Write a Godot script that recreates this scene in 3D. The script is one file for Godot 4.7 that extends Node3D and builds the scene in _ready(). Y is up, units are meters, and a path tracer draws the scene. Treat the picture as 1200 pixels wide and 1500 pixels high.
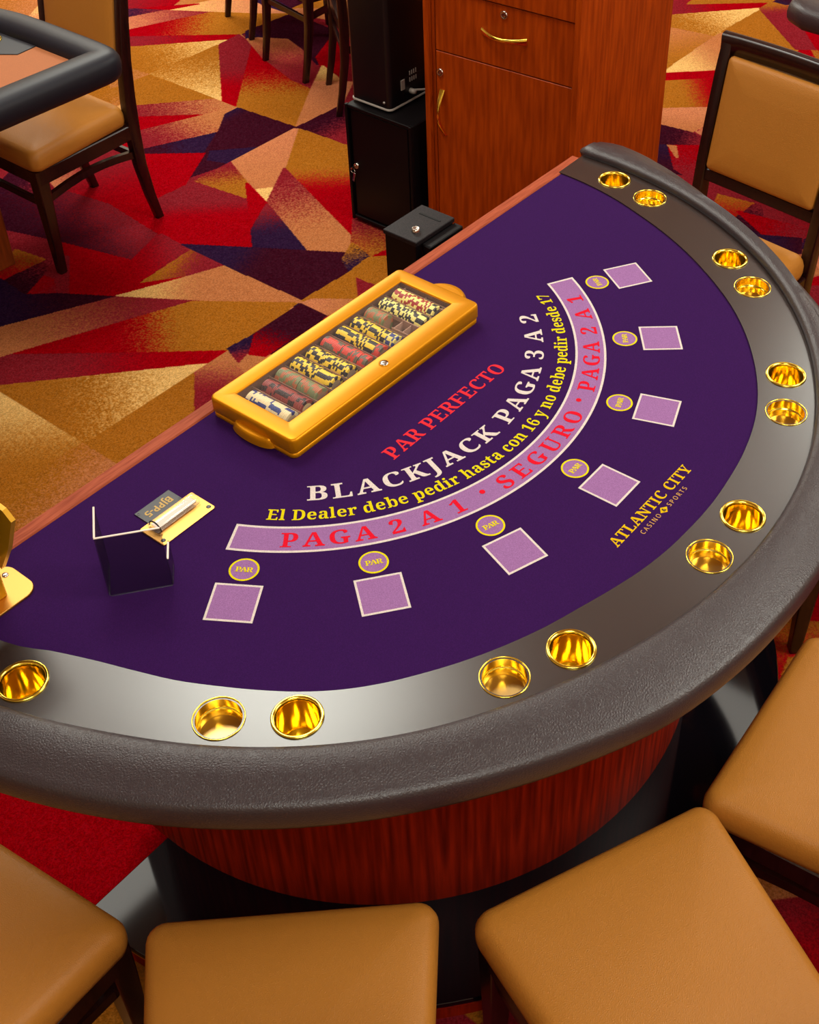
extends Node3D
# World frame: the table's straight dealer edge runs along x, players sit towards +z, floor at y = 0, metres.

const TABLE_TOP := 0.78
var taken := {}
var rng := RandomNumberGenerator.new()
var mat := {}
var serif: SystemFont
var sans: SystemFont
var mono: SystemFont


func _ready() -> void:
	rng.seed = 7
	# --- camera: an uncropped lens whose axis passes right of and above the frame's middle
	var cam := Camera3D.new()
	cam.name = "camera"
	var f := 1856.15
	cam.projection = Camera3D.PROJECTION_FRUSTUM
	cam.near = 0.05
	cam.far = 60.0
	cam.size = 1500.0 / f * cam.near
	cam.frustum_offset = Vector2(600.0 - 702.86, 622.15 - 750.0) / f * cam.near
	var right := Vector3(0.60967, -0.00018, 0.79265)
	var fwd := Vector3(0.60638, -0.64392, -0.46654)
	cam.transform = Transform3D(Basis(right, right.cross(fwd), -fwd).orthonormalized(), Vector3(-1.3949, 2.26246, 1.4777))
	add_child(cam)
	# --- air and exposure
	var env := Environment.new()
	env.background_mode = Environment.BG_COLOR
	env.background_color = Color(0.02, 0.018, 0.016)
	env.tonemap_mode = Environment.TONE_MAPPER_LINEAR
	env.tonemap_exposure = 1.4
	env.sdfgi_enabled = true
	env.ssao_enabled = true
	env.ssil_enabled = true
	var we := WorldEnvironment.new()
	we.name = "world_environment"
	we.environment = env
	add_child(we)
	fonts_and_materials()
	# --- ceiling light panels: centre x, z, size x, size z, energy
	for L in [[0.56, -1.0, 0.88, 1.0, 2.5], [-0.1, -2.2, 2.6, 1.35, 1.7], [2.55, 0.1, 0.42, 2.2, 0.25], [2.9, -3.8, 1.5, 1.5, 11.0], [4.0, 0.4, 1.4, 1.4, 5.5], [-1.7, 2.2, 1.4, 1.4, 3.6], [1.3, 2.5, 1.4, 1.4, 5.6]]:
		light_panel(L[0], L[1], L[2], L[3], L[4])
	room()
	blackjack_table()
	chip_tray()
	chips()
	discard_rack()
	money_slot()
	number_tag()
	display_stand()
	drop_box()
	cabinet()
	steel_safe()
	computer()
	far_tables()
	chairs()


# ------------------------------------------------------------------ naming and committing
func numbered(called: String) -> String:
	var n: int = taken.get(called, -1) + 1
	taken[called] = n
	return called if n == 0 else "%s_%03d" % [called, n]


func thing(called: String, label: String, category: String, at := Vector3.ZERO, turn := 0.0, group := "") -> Node3D:
	var o := Node3D.new()
	o.name = numbered(called)
	add_child(o)
	o.position = at
	o.rotation.y = turn
	tag(o, label, category, group)
	return o


func tag(o: Node, label: String, category: String, group := "") -> void:
	o.set_meta("label", label)
	o.set_meta("category", category)
	if group:
		o.set_meta("group", group)


func obj(called: String, st: SurfaceTool, m: Material, parent: Node, label := "") -> MeshInstance3D:
	st.generate_normals()
	return put(called, st.commit(), m, parent, label)


func put(called: String, mesh: Mesh, m: Material, parent: Node, label := "") -> MeshInstance3D:
	var o := MeshInstance3D.new()
	o.name = called
	o.mesh = mesh
	o.material_override = m
	if label:
		o.set_meta("label", label)
	parent.add_child(o, true)
	return o


func struct(called: String, st: SurfaceTool, m: Material) -> MeshInstance3D:
	var o := obj(called, st, m, self)
	o.set_meta("kind", "structure")
	return o


# ------------------------------------------------------------------ shapes
func begin() -> SurfaceTool:
	var st := SurfaceTool.new()
	st.begin(Mesh.PRIMITIVE_TRIANGLES)
	return st


func tri(st: SurfaceTool, a: Vector3, b: Vector3, c: Vector3, ref: Vector3) -> void:
	# clockwise when seen from the side away from ref
	if (b - a).cross(c - a).dot((a + b + c) / 3.0 - ref) > 0.0:
		var k := b
		b = c
		c = k
	st.add_vertex(a)
	st.add_vertex(b)
	st.add_vertex(c)


func quad(st: SurfaceTool, a: Vector3, b: Vector3, c: Vector3, d: Vector3, ref: Vector3) -> void:
	tri(st, a, b, c, ref)
	tri(st, a, c, d, ref)


func box(st: SurfaceTool, c: Vector3, s: Vector3, bev := 0.0015, basis := Basis()) -> void:
	st.set_smooth_group(-1)
	var h := s / 2.0
	bev = minf(bev, minf(h.x, minf(h.y, h.z)) * 0.9)
	var pt := func(i: int, sg: Vector3) -> Vector3:
		var q := h - Vector3(bev, bev, bev)
		q[i] = h[i]
		return c + basis * (q * sg)
	for i in 3:
		var j := (i + 1) % 3
		var k := (i + 2) % 3
		for s0 in [-1.0, 1.0]:
			var q := []
			for u in [[-1.0, -1.0], [1.0, -1.0], [1.0, 1.0], [-1.0, 1.0]]:
				var sg := Vector3.ZERO
				sg[i] = s0
				sg[j] = u[0]
				sg[k] = u[1]
				q.append(pt.call(i, sg))
			quad(st, q[0], q[1], q[2], q[3], c)
			for s1 in [-1.0, 1.0]:   # bevel between faces i and j, along k
				var a := Vector3.ZERO
				a[i] = s0
				a[j] = s1
				a[k] = -1.0
				var b := a
				b[k] = 1.0
				quad(st, pt.call(i, a), pt.call(i, b), pt.call(j, b), pt.call(j, a), c)
	for sx in [-1.0, 1.0]:
		for sy in [-1.0, 1.0]:
			for sz in [-1.0, 1.0]:
				var sg := Vector3(sx, sy, sz)
				tri(st, pt.call(0, sg), pt.call(1, sg), pt.call(2, sg), c)


func loft(st: SurfaceTool, rings: Array, cap0 := true, cap1 := true, smooth := 0, looped := false) -> void:
	var n: int = rings[0].size()
	var mids := []
	for r in rings:
		var m := Vector3.ZERO
		for q in r:
			m += q
		mids.append(m / n)
	st.set_smooth_group(smooth)
	for i in (rings.size() if looped else rings.size() - 1):
		var e := (i + 1) % rings.size()
		var ref: Vector3 = (mids[i] + mids[e]) / 2.0
		for k in n:
			var l := (k + 1) % n
			quad(st, rings[i][k], rings[i][l], rings[e][l], rings[e][k], ref)
	if looped:
		return
	st.set_smooth_group(-1 if smooth == -1 else smooth + 1)
	var body: Vector3 = (mids[0] + mids[-1]) / 2.0
	for k in n:
		if cap0:
			tri(st, rings[0][k], rings[0][(k + 1) % n], mids[0], body)
		if cap1:
			tri(st, rings[-1][k], rings[-1][(k + 1) % n], mids[-1], body)


func lathe(st: SurfaceTool, prof: Array, segs := 32, at := Vector3.ZERO, basis := Basis(), smooth := 0) -> void:
	# profile of Vector2(radius, height) about the local y axis
	st.set_smooth_group(smooth)
	for i in prof.size() - 1:
		if smooth == 0 and prof[i].is_equal_approx(prof[i + 1]):
			continue
		var e: Vector2 = prof[i + 1] - prof[i]
		var out := Vector2(e.y, -e.x)
		for k in segs:
			var a := TAU * k / segs
			var b := TAU * (k + 1) / segs
			var d0 := Vector3(cos(a), 0, sin(a))
			var d1 := Vector3(cos(b), 0, sin(b))
			var p0: Vector3 = at + basis * (d0 * prof[i].x + Vector3(0, prof[i].y, 0))
			var p1: Vector3 = at + basis * (d1 * prof[i].x + Vector3(0, prof[i].y, 0))
			var p2: Vector3 = at + basis * (d1 * prof[i + 1].x + Vector3(0, prof[i + 1].y, 0))
			var p3: Vector3 = at + basis * (d0 * prof[i + 1].x + Vector3(0, prof[i + 1].y, 0))
			var mid := (p0 + p1 + p2 + p3) / 4.0
			var ref := mid - basis * ((d0 + d1) * out.x + Vector3(0, 2.0 * out.y, 0))
			if prof[i].x > 1e-6:
				tri(st, p0, p1, p2, ref)
			if prof[i + 1].x > 1e-6:
				tri(st, p0, p2, p3, ref)


func tube(st: SurfaceTool, path: Array, r: float, segs := 10, caps := true) -> void:
	var prof := []
	for k in segs:
		prof.append(Vector2(cos(TAU * k / segs), sin(TAU * k / segs)) * r)
	sweep(st, path, prof, Vector3.UP, caps, 0)


func sweep(st: SurfaceTool, path: Array, prof: Array, up: Vector3, caps := true, smooth := 0, sizes := []) -> void:
	# profile of Vector2(sideways, upwards) carried along the path
	var rings := []
	for i in path.size():
		var t: Vector3 = (path[mini(i + 1, path.size() - 1)] - path[maxi(i - 1, 0)]).normalized()
		var u := up if absf(t.dot(up)) < 0.95 else Vector3(0, 0, 1)
		var s := t.cross(u).normalized()
		var v := s.cross(t)
		var ring := PackedVector3Array()
		var k: Vector2 = sizes[i] if sizes else Vector2.ONE
		for q in prof:
			ring.append(path[i] + s * (q.x * k.x) + v * (q.y * k.y))
		rings.append(ring)
	loft(st, rings, caps, caps, smooth)


func prism(st: SurfaceTool, poly: PackedVector2Array, y0: float, y1: float, bev := 0.0, smooth_side := false) -> void:
	# poly in x, z
	var idx := Geometry2D.triangulate_polygon(poly)
	var top := poly
	if bev > 0.0:
		var ins := Geometry2D.offset_polygon(poly, -bev, Geometry2D.JOIN_MITER)
		if ins.size() == 1 and ins[0].size() == poly.size():
			var o: PackedVector2Array = ins[0]
			var best := 0   # the offset polygon may start at another corner
			for s in o.size():
				if o[s].distance_to(poly[0]) < o[best].distance_to(poly[0]):
					best = s
			top = PackedVector2Array()
			var back: bool = o[(best + 1) % o.size()].distance_to(poly[1]) > o[(best - 1 + o.size()) % o.size()].distance_to(poly[1])
			for s in o.size():
				top.append(o[(best + (-s if back else s) + 2 * o.size()) % o.size()])
		else:
			bev = 0.0
	var tidx := Geometry2D.triangulate_polygon(top) if bev > 0.0 else idx
	st.set_smooth_group(-1)
	for t in range(0, tidx.size(), 3):
		tri(st, v3(top[tidx[t]], y1), v3(top[tidx[t + 1]], y1), v3(top[tidx[t + 2]], y1), v3(top[tidx[t]], y1 - 1.0))
	for t in range(0, idx.size(), 3):
		tri(st, v3(poly[idx[t]], y0), v3(poly[idx[t + 1]], y0), v3(poly[idx[t + 2]], y0), v3(poly[idx[t]], y0 + 1.0))
	var area := 0.0
	for i in poly.size():
		area += poly[i].cross(poly[(i + 1) % poly.size()])
	if smooth_side:
		st.set_smooth_group(3)
	for i in poly.size():
		var j := (i + 1) % poly.size()
		var e := poly[j] - poly[i]
		var nrm := Vector2(e.y, -e.x) * signf(area)
		var ref := v3((poly[i] + poly[j]) / 2.0 - nrm, (y0 + y1) / 2.0)
		quad(st, v3(poly[i], y0), v3(poly[j], y0), v3(poly[j], y1 - bev), v3(poly[i], y1 - bev), ref)
		if bev > 0.0:
			quad(st, v3(poly[i], y1 - bev), v3(poly[j], y1 - bev), v3(top[j], y1), v3(top[i], y1), ref - Vector3(0, 1, 0))


func v3(q: Vector2, y: float) -> Vector3:
	return Vector3(q.x, y, q.y)


func polar(r: float, deg: float, y := 0.0) -> Vector3:
	return Vector3(r * cos(deg_to_rad(deg)), y, r * sin(deg_to_rad(deg)))


func rounded(w: float, d: float, r: float, at := Vector2.ZERO, n := 6) -> PackedVector2Array:
	var out := PackedVector2Array()
	for c in [[1, 1, 0], [-1, 1, 90], [-1, -1, 180], [1, -1, 270]]:
		for k in n + 1:
			var a := deg_to_rad(c[2] + 90.0 * k / n)
			out.append(at + Vector2(c[0] * (w / 2 - r), c[1] * (d / 2 - r)) + Vector2(cos(a), sin(a)) * r)
	return out


func sector(st: SurfaceTool, r0: float, r1: float, a0: float, a1: float, y0: float, y1: float, step := 2.0) -> void:
	var n := int(ceil(absf(a1 - a0) / step))
	var p := PackedVector2Array()
	for i in n + 1:
		var q := polar(r1, lerpf(a0, a1, float(i) / n))
		p.append(Vector2(q.x, q.z))
	for i in n + 1:
		var q := polar(r0, lerpf(a1, a0, float(i) / n))
		p.append(Vector2(q.x, q.z))
	prism(st, p, y0, y1)


func rad(tab: Array, deg: float) -> float:
	for i in tab.size() - 1:
		if deg <= tab[i + 1][0] or i == tab.size() - 2:
			var a: Array = tab[maxi(i - 1, 0)]
			var d: Array = tab[mini(i + 2, tab.size() - 1)]
			var t: float = (deg - tab[i][0]) / (tab[i + 1][0] - tab[i][0])
			return cubic_interpolate(tab[i][1], tab[i + 1][1], a[1], d[1], clampf(t, -0.5, 1.5))
	return tab[0][1]


# ------------------------------------------------------------------ lettering: solid glyphs lying on a surface
func cap_box(font: Font) -> AABB:
	var t := TextMesh.new()
	t.font = font
	t.font_size = 64
	t.pixel_size = 1.0 / 64.0
	t.text = "H"
	t.horizontal_alignment = HORIZONTAL_ALIGNMENT_LEFT
	return t.get_aabb()


func glyph(st: SurfaceTool, font: Font, c: String, at: Transform3D, em: float, wide: float, base: float, depth: float) -> void:
	var t := TextMesh.new()
	t.font = font
	t.font_size = 64
	t.pixel_size = 1.0 / 64.0
	t.depth = depth / em
	t.curve_step = 1.0
	t.text = c
	t.horizontal_alignment = HORIZONTAL_ALIGNMENT_LEFT
	if t.get_surface_count() == 0:
		return
	var arr := t.surface_get_arrays(0)
	var v: PackedVector3Array = arr[Mesh.ARRAY_VERTEX]
	var ix: PackedInt32Array = arr[Mesh.ARRAY_INDEX]
	st.set_smooth_group(-1)
	for i in ix:
		var q := v[i]
		st.add_vertex(at * Vector3(q.x * em * wide, (q.y - base) * em, q.z * em + depth / 2.0))


func advance(font: Font, c: String) -> float:
	return font.get_string_size(c, HORIZONTAL_ALIGNMENT_LEFT, -1, 64).x / 64.0


func arc_text(st: SurfaceTool, font: Font, s: String, r: float, cap: float, a0: float, a1: float, y: float, wide := 1.0, depth := 0.0005) -> void:
	var ab := cap_box(font)
	var em := cap / ab.size.y
	var total := 0.0
	for c in s:
		total += advance(font, c) * em * wide
	var rm := r - cap / 2.0
	var track := (deg_to_rad(a0 - a1) * rm - total) / (s.length() - 1)
	var x := 0.0
	for c in s:
		var w := advance(font, c) * em * wide
		var a := deg_to_rad(a0) - (x + w / 2.0) / rm
		var rt := Vector3(sin(a), 0, -cos(a))
		var up := Vector3(-cos(a), 0, -sin(a))
		glyph(st, font, c, Transform3D(Basis(rt, up, Vector3.UP), Vector3(r * cos(a), y, r * sin(a)) - rt * w / 2.0), em, wide, ab.position.y, depth)
		x += w + track


func line_text(st: SurfaceTool, font: Font, s: String, from: Vector3, rt: Vector3, up: Vector3, cap: float, length: float, wide := 1.0, depth := 0.0005) -> void:
	var ab := cap_box(font)
	var em := cap / ab.size.y
	var total := 0.0
	for c in s:
		total += advance(font, c) * em * wide
	var track := (length - total) / maxi(s.length() - 1, 1)
	var x := 0.0
	for c in s:
		glyph(st, font, c, Transform3D(Basis(rt, up, rt.cross(up)), from + rt * x), em, wide, ab.position.y, depth)
		x += advance(font, c) * em * wide + track


# ------------------------------------------------------------------ materials
func fonts_and_materials() -> void:
	serif = SystemFont.new()
	serif.font_names = PackedStringArray(["Droid Serif"])
	serif.font_weight = 700
	sans = SystemFont.new()
	sans.font_names = PackedStringArray(["Droid Sans"])
	mono = SystemFont.new()
	mono.font_names = PackedStringArray(["Droid Sans"])
	mono.font_weight = 700
	var grain := noise_tex(11, 0.35, FastNoiseLite.TYPE_VALUE, 2, Color(0.72, 0.72, 0.72), Color(1, 1, 1))
	var cells := noise_tex(3, 0.055, FastNoiseLite.TYPE_CELLULAR, 2, Color.BLACK, Color.WHITE)
	var creases := noise_tex(5, 0.03, FastNoiseLite.TYPE_CELLULAR, 3, Color.BLACK, Color.WHITE)
	var fine := noise_tex(9, 0.3, FastNoiseLite.TYPE_SIMPLEX, 2, Color.BLACK, Color.WHITE)
	var m: StandardMaterial3D
	m = std("felt", Color8(56, 19, 82), 0.95)
	m.metallic_specular = 0.2
	overlay(m, grain, 9.0)
	relief(m, fine, 9.0, 0.004)
	for q in [["print_white", Color8(236, 220, 214)], ["print_yellow", Color8(238, 218, 14)], ["print_red", Color8(236, 20, 46)], ["print_coral", Color8(240, 48, 62)], ["print_lilac", Color8(164, 114, 172)], ["print_gold", Color8(238, 190, 10)], ["print_sand", Color8(226, 172, 96)], ["tag_gold", Color8(226, 188, 120)]]:
		m = std(q[0], q[1], 0.9)
		m.metallic_specular = 0.2
		overlay(m, grain, 9.0)
	m = std("band", Color8(58, 43, 40), 0.27)
	m.metallic_specular = 0.7
	overlay(m, noise_tex(21, 0.25, FastNoiseLite.TYPE_VALUE, 1, Color(0.6, 0.58, 0.56), Color(1, 1, 1)), 7.0)
	relief(m, fine, 7.0, 0.0006)
	m = std("rail", Color8(50, 40, 43), 0.36)
	relief(m, creases, 15.0, 0.075)
	m = std("far_rail", Color8(22, 21, 30), 0.48)
	m.metallic_specular = 0.35
	relief(m, creases, 14.0, 0.01)
	m = std("leather", Color8(174, 112, 40), 0.46)
	m.metallic_specular = 0.4
	relief(m, cells, 13.0, 0.06)
	wood("chair_wood", Color8(20, 5, 5), Color8(46, 15, 12), 0.26, Vector3(9, 1.2, 9), 31)
	wood("cabinet_wood", Color8(128, 42, 0), Color8(174, 68, 5), 0.4, Vector3(5, 0.45, 5), 32)
	mat.cabinet_wood.metallic_specular = 0.3
	wood("drum_wood", Color8(78, 9, 0), Color8(176, 40, 6), 0.5, Vector3(9, 0.3, 9), 34)
	mat.drum_wood.metallic_specular = 0.2
	wood("trim_wood", Color8(130, 56, 34), Color8(172, 86, 58), 0.55, Vector3(1.2, 14, 14), 35)
	mat.trim_wood.metallic_specular = 0.2
	wood("pedestal_wood", Color8(92, 34, 3), Color8(140, 60, 10), 0.4, Vector3(5, 0.5, 5), 36)
	m = std("polished_gold", Color8(255, 224, 92), 0.14)
	m.metallic = 1.0
	m = std("worn_brass", Color8(196, 160, 100), 0.32)
	m.metallic = 1.0
	m = std("satin_brass", Color8(206, 152, 80), 0.34)
	m.metallic = 1.0
	m = std("gold_paint", Color8(206, 134, 6), 0.38)
	m.metallic = 0.5
	m.metallic_specular = 0.3
	relief(m, fine, 6.0, 0.0005)
	m = std("yellow_gold", Color8(196, 142, 8), 0.36)
	m.metallic = 0.4
	m = std("nickel", Color8(205, 196, 186), 0.2)
	m.metallic = 1.0
	m = std("black_steel", Color8(9, 6, 8), 0.42)
	m.metallic_specular = 0.3
	relief(m, fine, 5.0, 0.003)
	m = std("speckled_steel", Color8(44, 36, 39), 0.5)
	m.metallic_specular = 0.3
	overlay(m, noise_tex(41, 0.3, FastNoiseLite.TYPE_VALUE, 1, Color(0.3, 0.28, 0.3), Color(1, 1, 1)), 9.0)
	relief(m, fine, 5.0, 0.004)
	m = std("black_gloss", Color8(9, 7, 12), 0.06)
	m.metallic_specular = 0.5
	std("black_plastic", Color8(9, 7, 11), 0.35)
	std("black_rubber", Color8(14, 12, 12), 0.6)
	std("tag_black", Color8(26, 22, 32), 0.3)
	std("hole_black", Color8(4, 4, 5), 0.9)
	std("steel_edge", Color8(150, 140, 132), 0.4)
	std("tray_plastic", Color8(120, 84, 66), 0.25)
	std("clear_plastic", Color8(178, 140, 122), 0.2)
	m = std("smoked_acrylic", Color(0.09, 0.055, 0.12, 0.42), 0.27)
	m.transparency = BaseMaterial3D.TRANSPARENCY_ALPHA
	std("acrylic_edge", Color8(226, 205, 190), 0.25)
	m = std("glass_pane", Color(1, 1, 1, 0.01), 0.04)
	m.metallic_specular = 0.2
	m.transparency = BaseMaterial3D.TRANSPARENCY_ALPHA
	m = std("clear_sheet", Color(1, 0.96, 0.88, 0.10), 0.08)
	m.transparency = BaseMaterial3D.TRANSPARENCY_ALPHA
	m = std("clear_acrylic", Color(1.0, 0.97, 0.9, 0.04), 0.03)
	m.refraction_enabled = true
	m.refraction_scale = 0.049
	m = std("tan_cloth", Color8(180, 104, 56), 0.85)
	overlay(m, grain, 9.0)
	std("dark_cloth", Color8(26, 26, 34), 0.6)
	m = std("chip_edge", Color.WHITE, 0.5)
	m.vertex_color_use_as_albedo = true
	std("wall", Color8(196, 178, 156), 0.9)
	std("ceiling", Color8(214, 202, 186), 0.9)
	std("lamp_frame", Color8(200, 196, 190), 0.5)
	m = std("lamp_glow", Color8(255, 240, 222), 0.5)
	m.emission_enabled = true
	m.emission = Color8(252, 250, 240)
	m.emission_energy_multiplier = 1.0


func std(called: String, c: Color, rough: float) -> StandardMaterial3D:
	var m := StandardMaterial3D.new()
	m.resource_name = called
	m.albedo_color = c
	m.roughness = rough
	mat[called] = m
	return m


func noise_tex(sd: int, freq: float, kind: int, octaves: int, c0: Color, c1: Color) -> NoiseTexture2D:
	var n := FastNoiseLite.new()
	n.seed = sd
	n.noise_type = kind
	n.frequency = freq
	n.fractal_octaves = octaves
	n.cellular_return_type = FastNoiseLite.RETURN_DISTANCE2_SUB
	var t := NoiseTexture2D.new()
	t.width = 512
	t.height = 512
	t.seamless = true
	t.noise = n
	if c0 != Color.BLACK:
		var g := Gradient.new()
		g.set_color(0, c0)
		g.set_color(1, c1)
		t.color_ramp = g
	return t


func overlay(m: StandardMaterial3D, t: Texture2D, tiles: float) -> void:
	m.albedo_texture = t
	m.uv1_triplanar = true
	m.uv1_scale = Vector3(tiles, tiles, tiles)


func relief(m: StandardMaterial3D, t: Texture2D, tiles: float, cm: float) -> void:
	m.heightmap_enabled = true
	m.heightmap_texture = t
	m.heightmap_scale = cm
	m.uv1_triplanar = true
	m.uv1_scale = Vector3(tiles, tiles, tiles)


func wood(called: String, c0: Color, c1: Color, rough: float, tiles: Vector3, sd: int) -> void:
	var m := std(called, Color.WHITE, rough)
	m.albedo_texture = noise_tex(sd, 0.018, FastNoiseLite.TYPE_SIMPLEX_SMOOTH, 5, c0, c1)
	m.uv1_triplanar = true
	m.uv1_scale = tiles


# ------------------------------------------------------------------ room
func light_panel(x: float, z: float, sx: float, sz: float, energy: float) -> void:
	var o := thing("ceiling_light", "flat square luminous panel set in the ceiling at %d cm across" % roundi(sx * 100), "light", Vector3(x, 3.2, z), 0.0, "ceiling light panels")
	var st := begin()
	for s in [-1.0, 1.0]:
		box(st, Vector3(s * sx / 2, -0.012, 0), Vector3(0.04, 0.024, sz + 0.04), 0.003)
		box(st, Vector3(0, -0.012, s * sz / 2), Vector3(sx - 0.04, 0.024, 0.04), 0.003)
	obj("frame", st, mat.lamp_frame, o)
	st = begin()
	box(st, Vector3(0, -0.008, 0), Vector3(sx - 0.045, 0.012, sz - 0.045), 0.001)
	obj("light_diffuser", st, mat.lamp_glow, o)
	var l := AreaLight3D.new()
	l.name = "light_source"
	l.area_size = Vector2(sx - 0.06, sz - 0.06)
	l.area_normalize_energy = true
	l.light_energy = energy
	l.light_color = Color8(252, 253, 240)
	l.area_range = 14.0
	l.area_attenuation = 2.0
	l.shadow_enabled = true
	l.position = Vector3(0, -0.03, 0)
	l.rotation.x = -PI / 2
	o.add_child(l)


func room() -> void:
	var x0 := -3.0
	var x1 := 5.6
	var z0 := -5.2
	var z1 := 3.4
	# carpet: dyed pattern painted into one texture that spans the room
	var st := begin()
	var n := 1
	st.set_smooth_group(-1)
	for q in [[0, 0], [1, 0], [1, 1], [0, 0], [1, 1], [0, 1]]:
		st.set_uv(Vector2(q[0], q[1]))
		st.add_vertex(Vector3(lerpf(x0, x1, q[0]), 0, lerpf(z0, z1, q[1])))
	for q in [[0, 0], [1, 1], [1, 0], [0, 0], [0, 1], [1, 1]]:
		st.set_uv(Vector2(q[0], q[1]))
		st.add_vertex(Vector3(lerpf(x0, x1, q[0]), -0.1, lerpf(z0, z1, q[1])))
	var m := std("carpet", Color.WHITE, 1.0)
	m.albedo_texture = carpet_picture(x0, z0, x1 - x0)
	m.specular_mode = BaseMaterial3D.SPECULAR_DISABLED
	var pile := noise_tex(77, 0.22, FastNoiseLite.TYPE_VALUE, 2, Color(0.72, 0.72, 0.72), Color(1.12, 1.12, 1.12))
	m.detail_enabled = true
	m.detail_blend_mode = BaseMaterial3D.BLEND_MODE_MUL
	m.detail_albedo = pile
	m.detail_uv_layer = BaseMaterial3D.DETAIL_UV_2
	m.uv2_triplanar = true
	m.uv2_scale = Vector3(4, 4, 4)
	struct("floor", st, m)
	st = begin()
	box(st, Vector3((x0 + x1) / 2, 3.26, (z0 + z1) / 2), Vector3(x1 - x0 + 0.4, 0.1, z1 - z0 + 0.4), 0.0)
	struct("ceiling", st, mat.ceiling)
	for w in [["wall_north", Vector3((x0 + x1) / 2, 1.6, z0 - 0.1), Vector3(x1 - x0 + 0.4, 3.4, 0.2)], ["wall_south", Vector3((x0 + x1) / 2, 1.6, z1 + 0.1), Vector3(x1 - x0 + 0.4, 3.4, 0.2)], ["wall_west", Vector3(x0 - 0.1, 1.6, (z0 + z1) / 2), Vector3(0.2, 3.4, z1 - z0)], ["wall_east", Vector3(x1 + 0.1, 1.6, (z0 + z1) / 2), Vector3(0.2, 3.4, z1 - z0)]]:
		st = begin()
		box(st, w[1], w[2], 0.0)
		struct(w[0], st, mat.wall)


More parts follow.
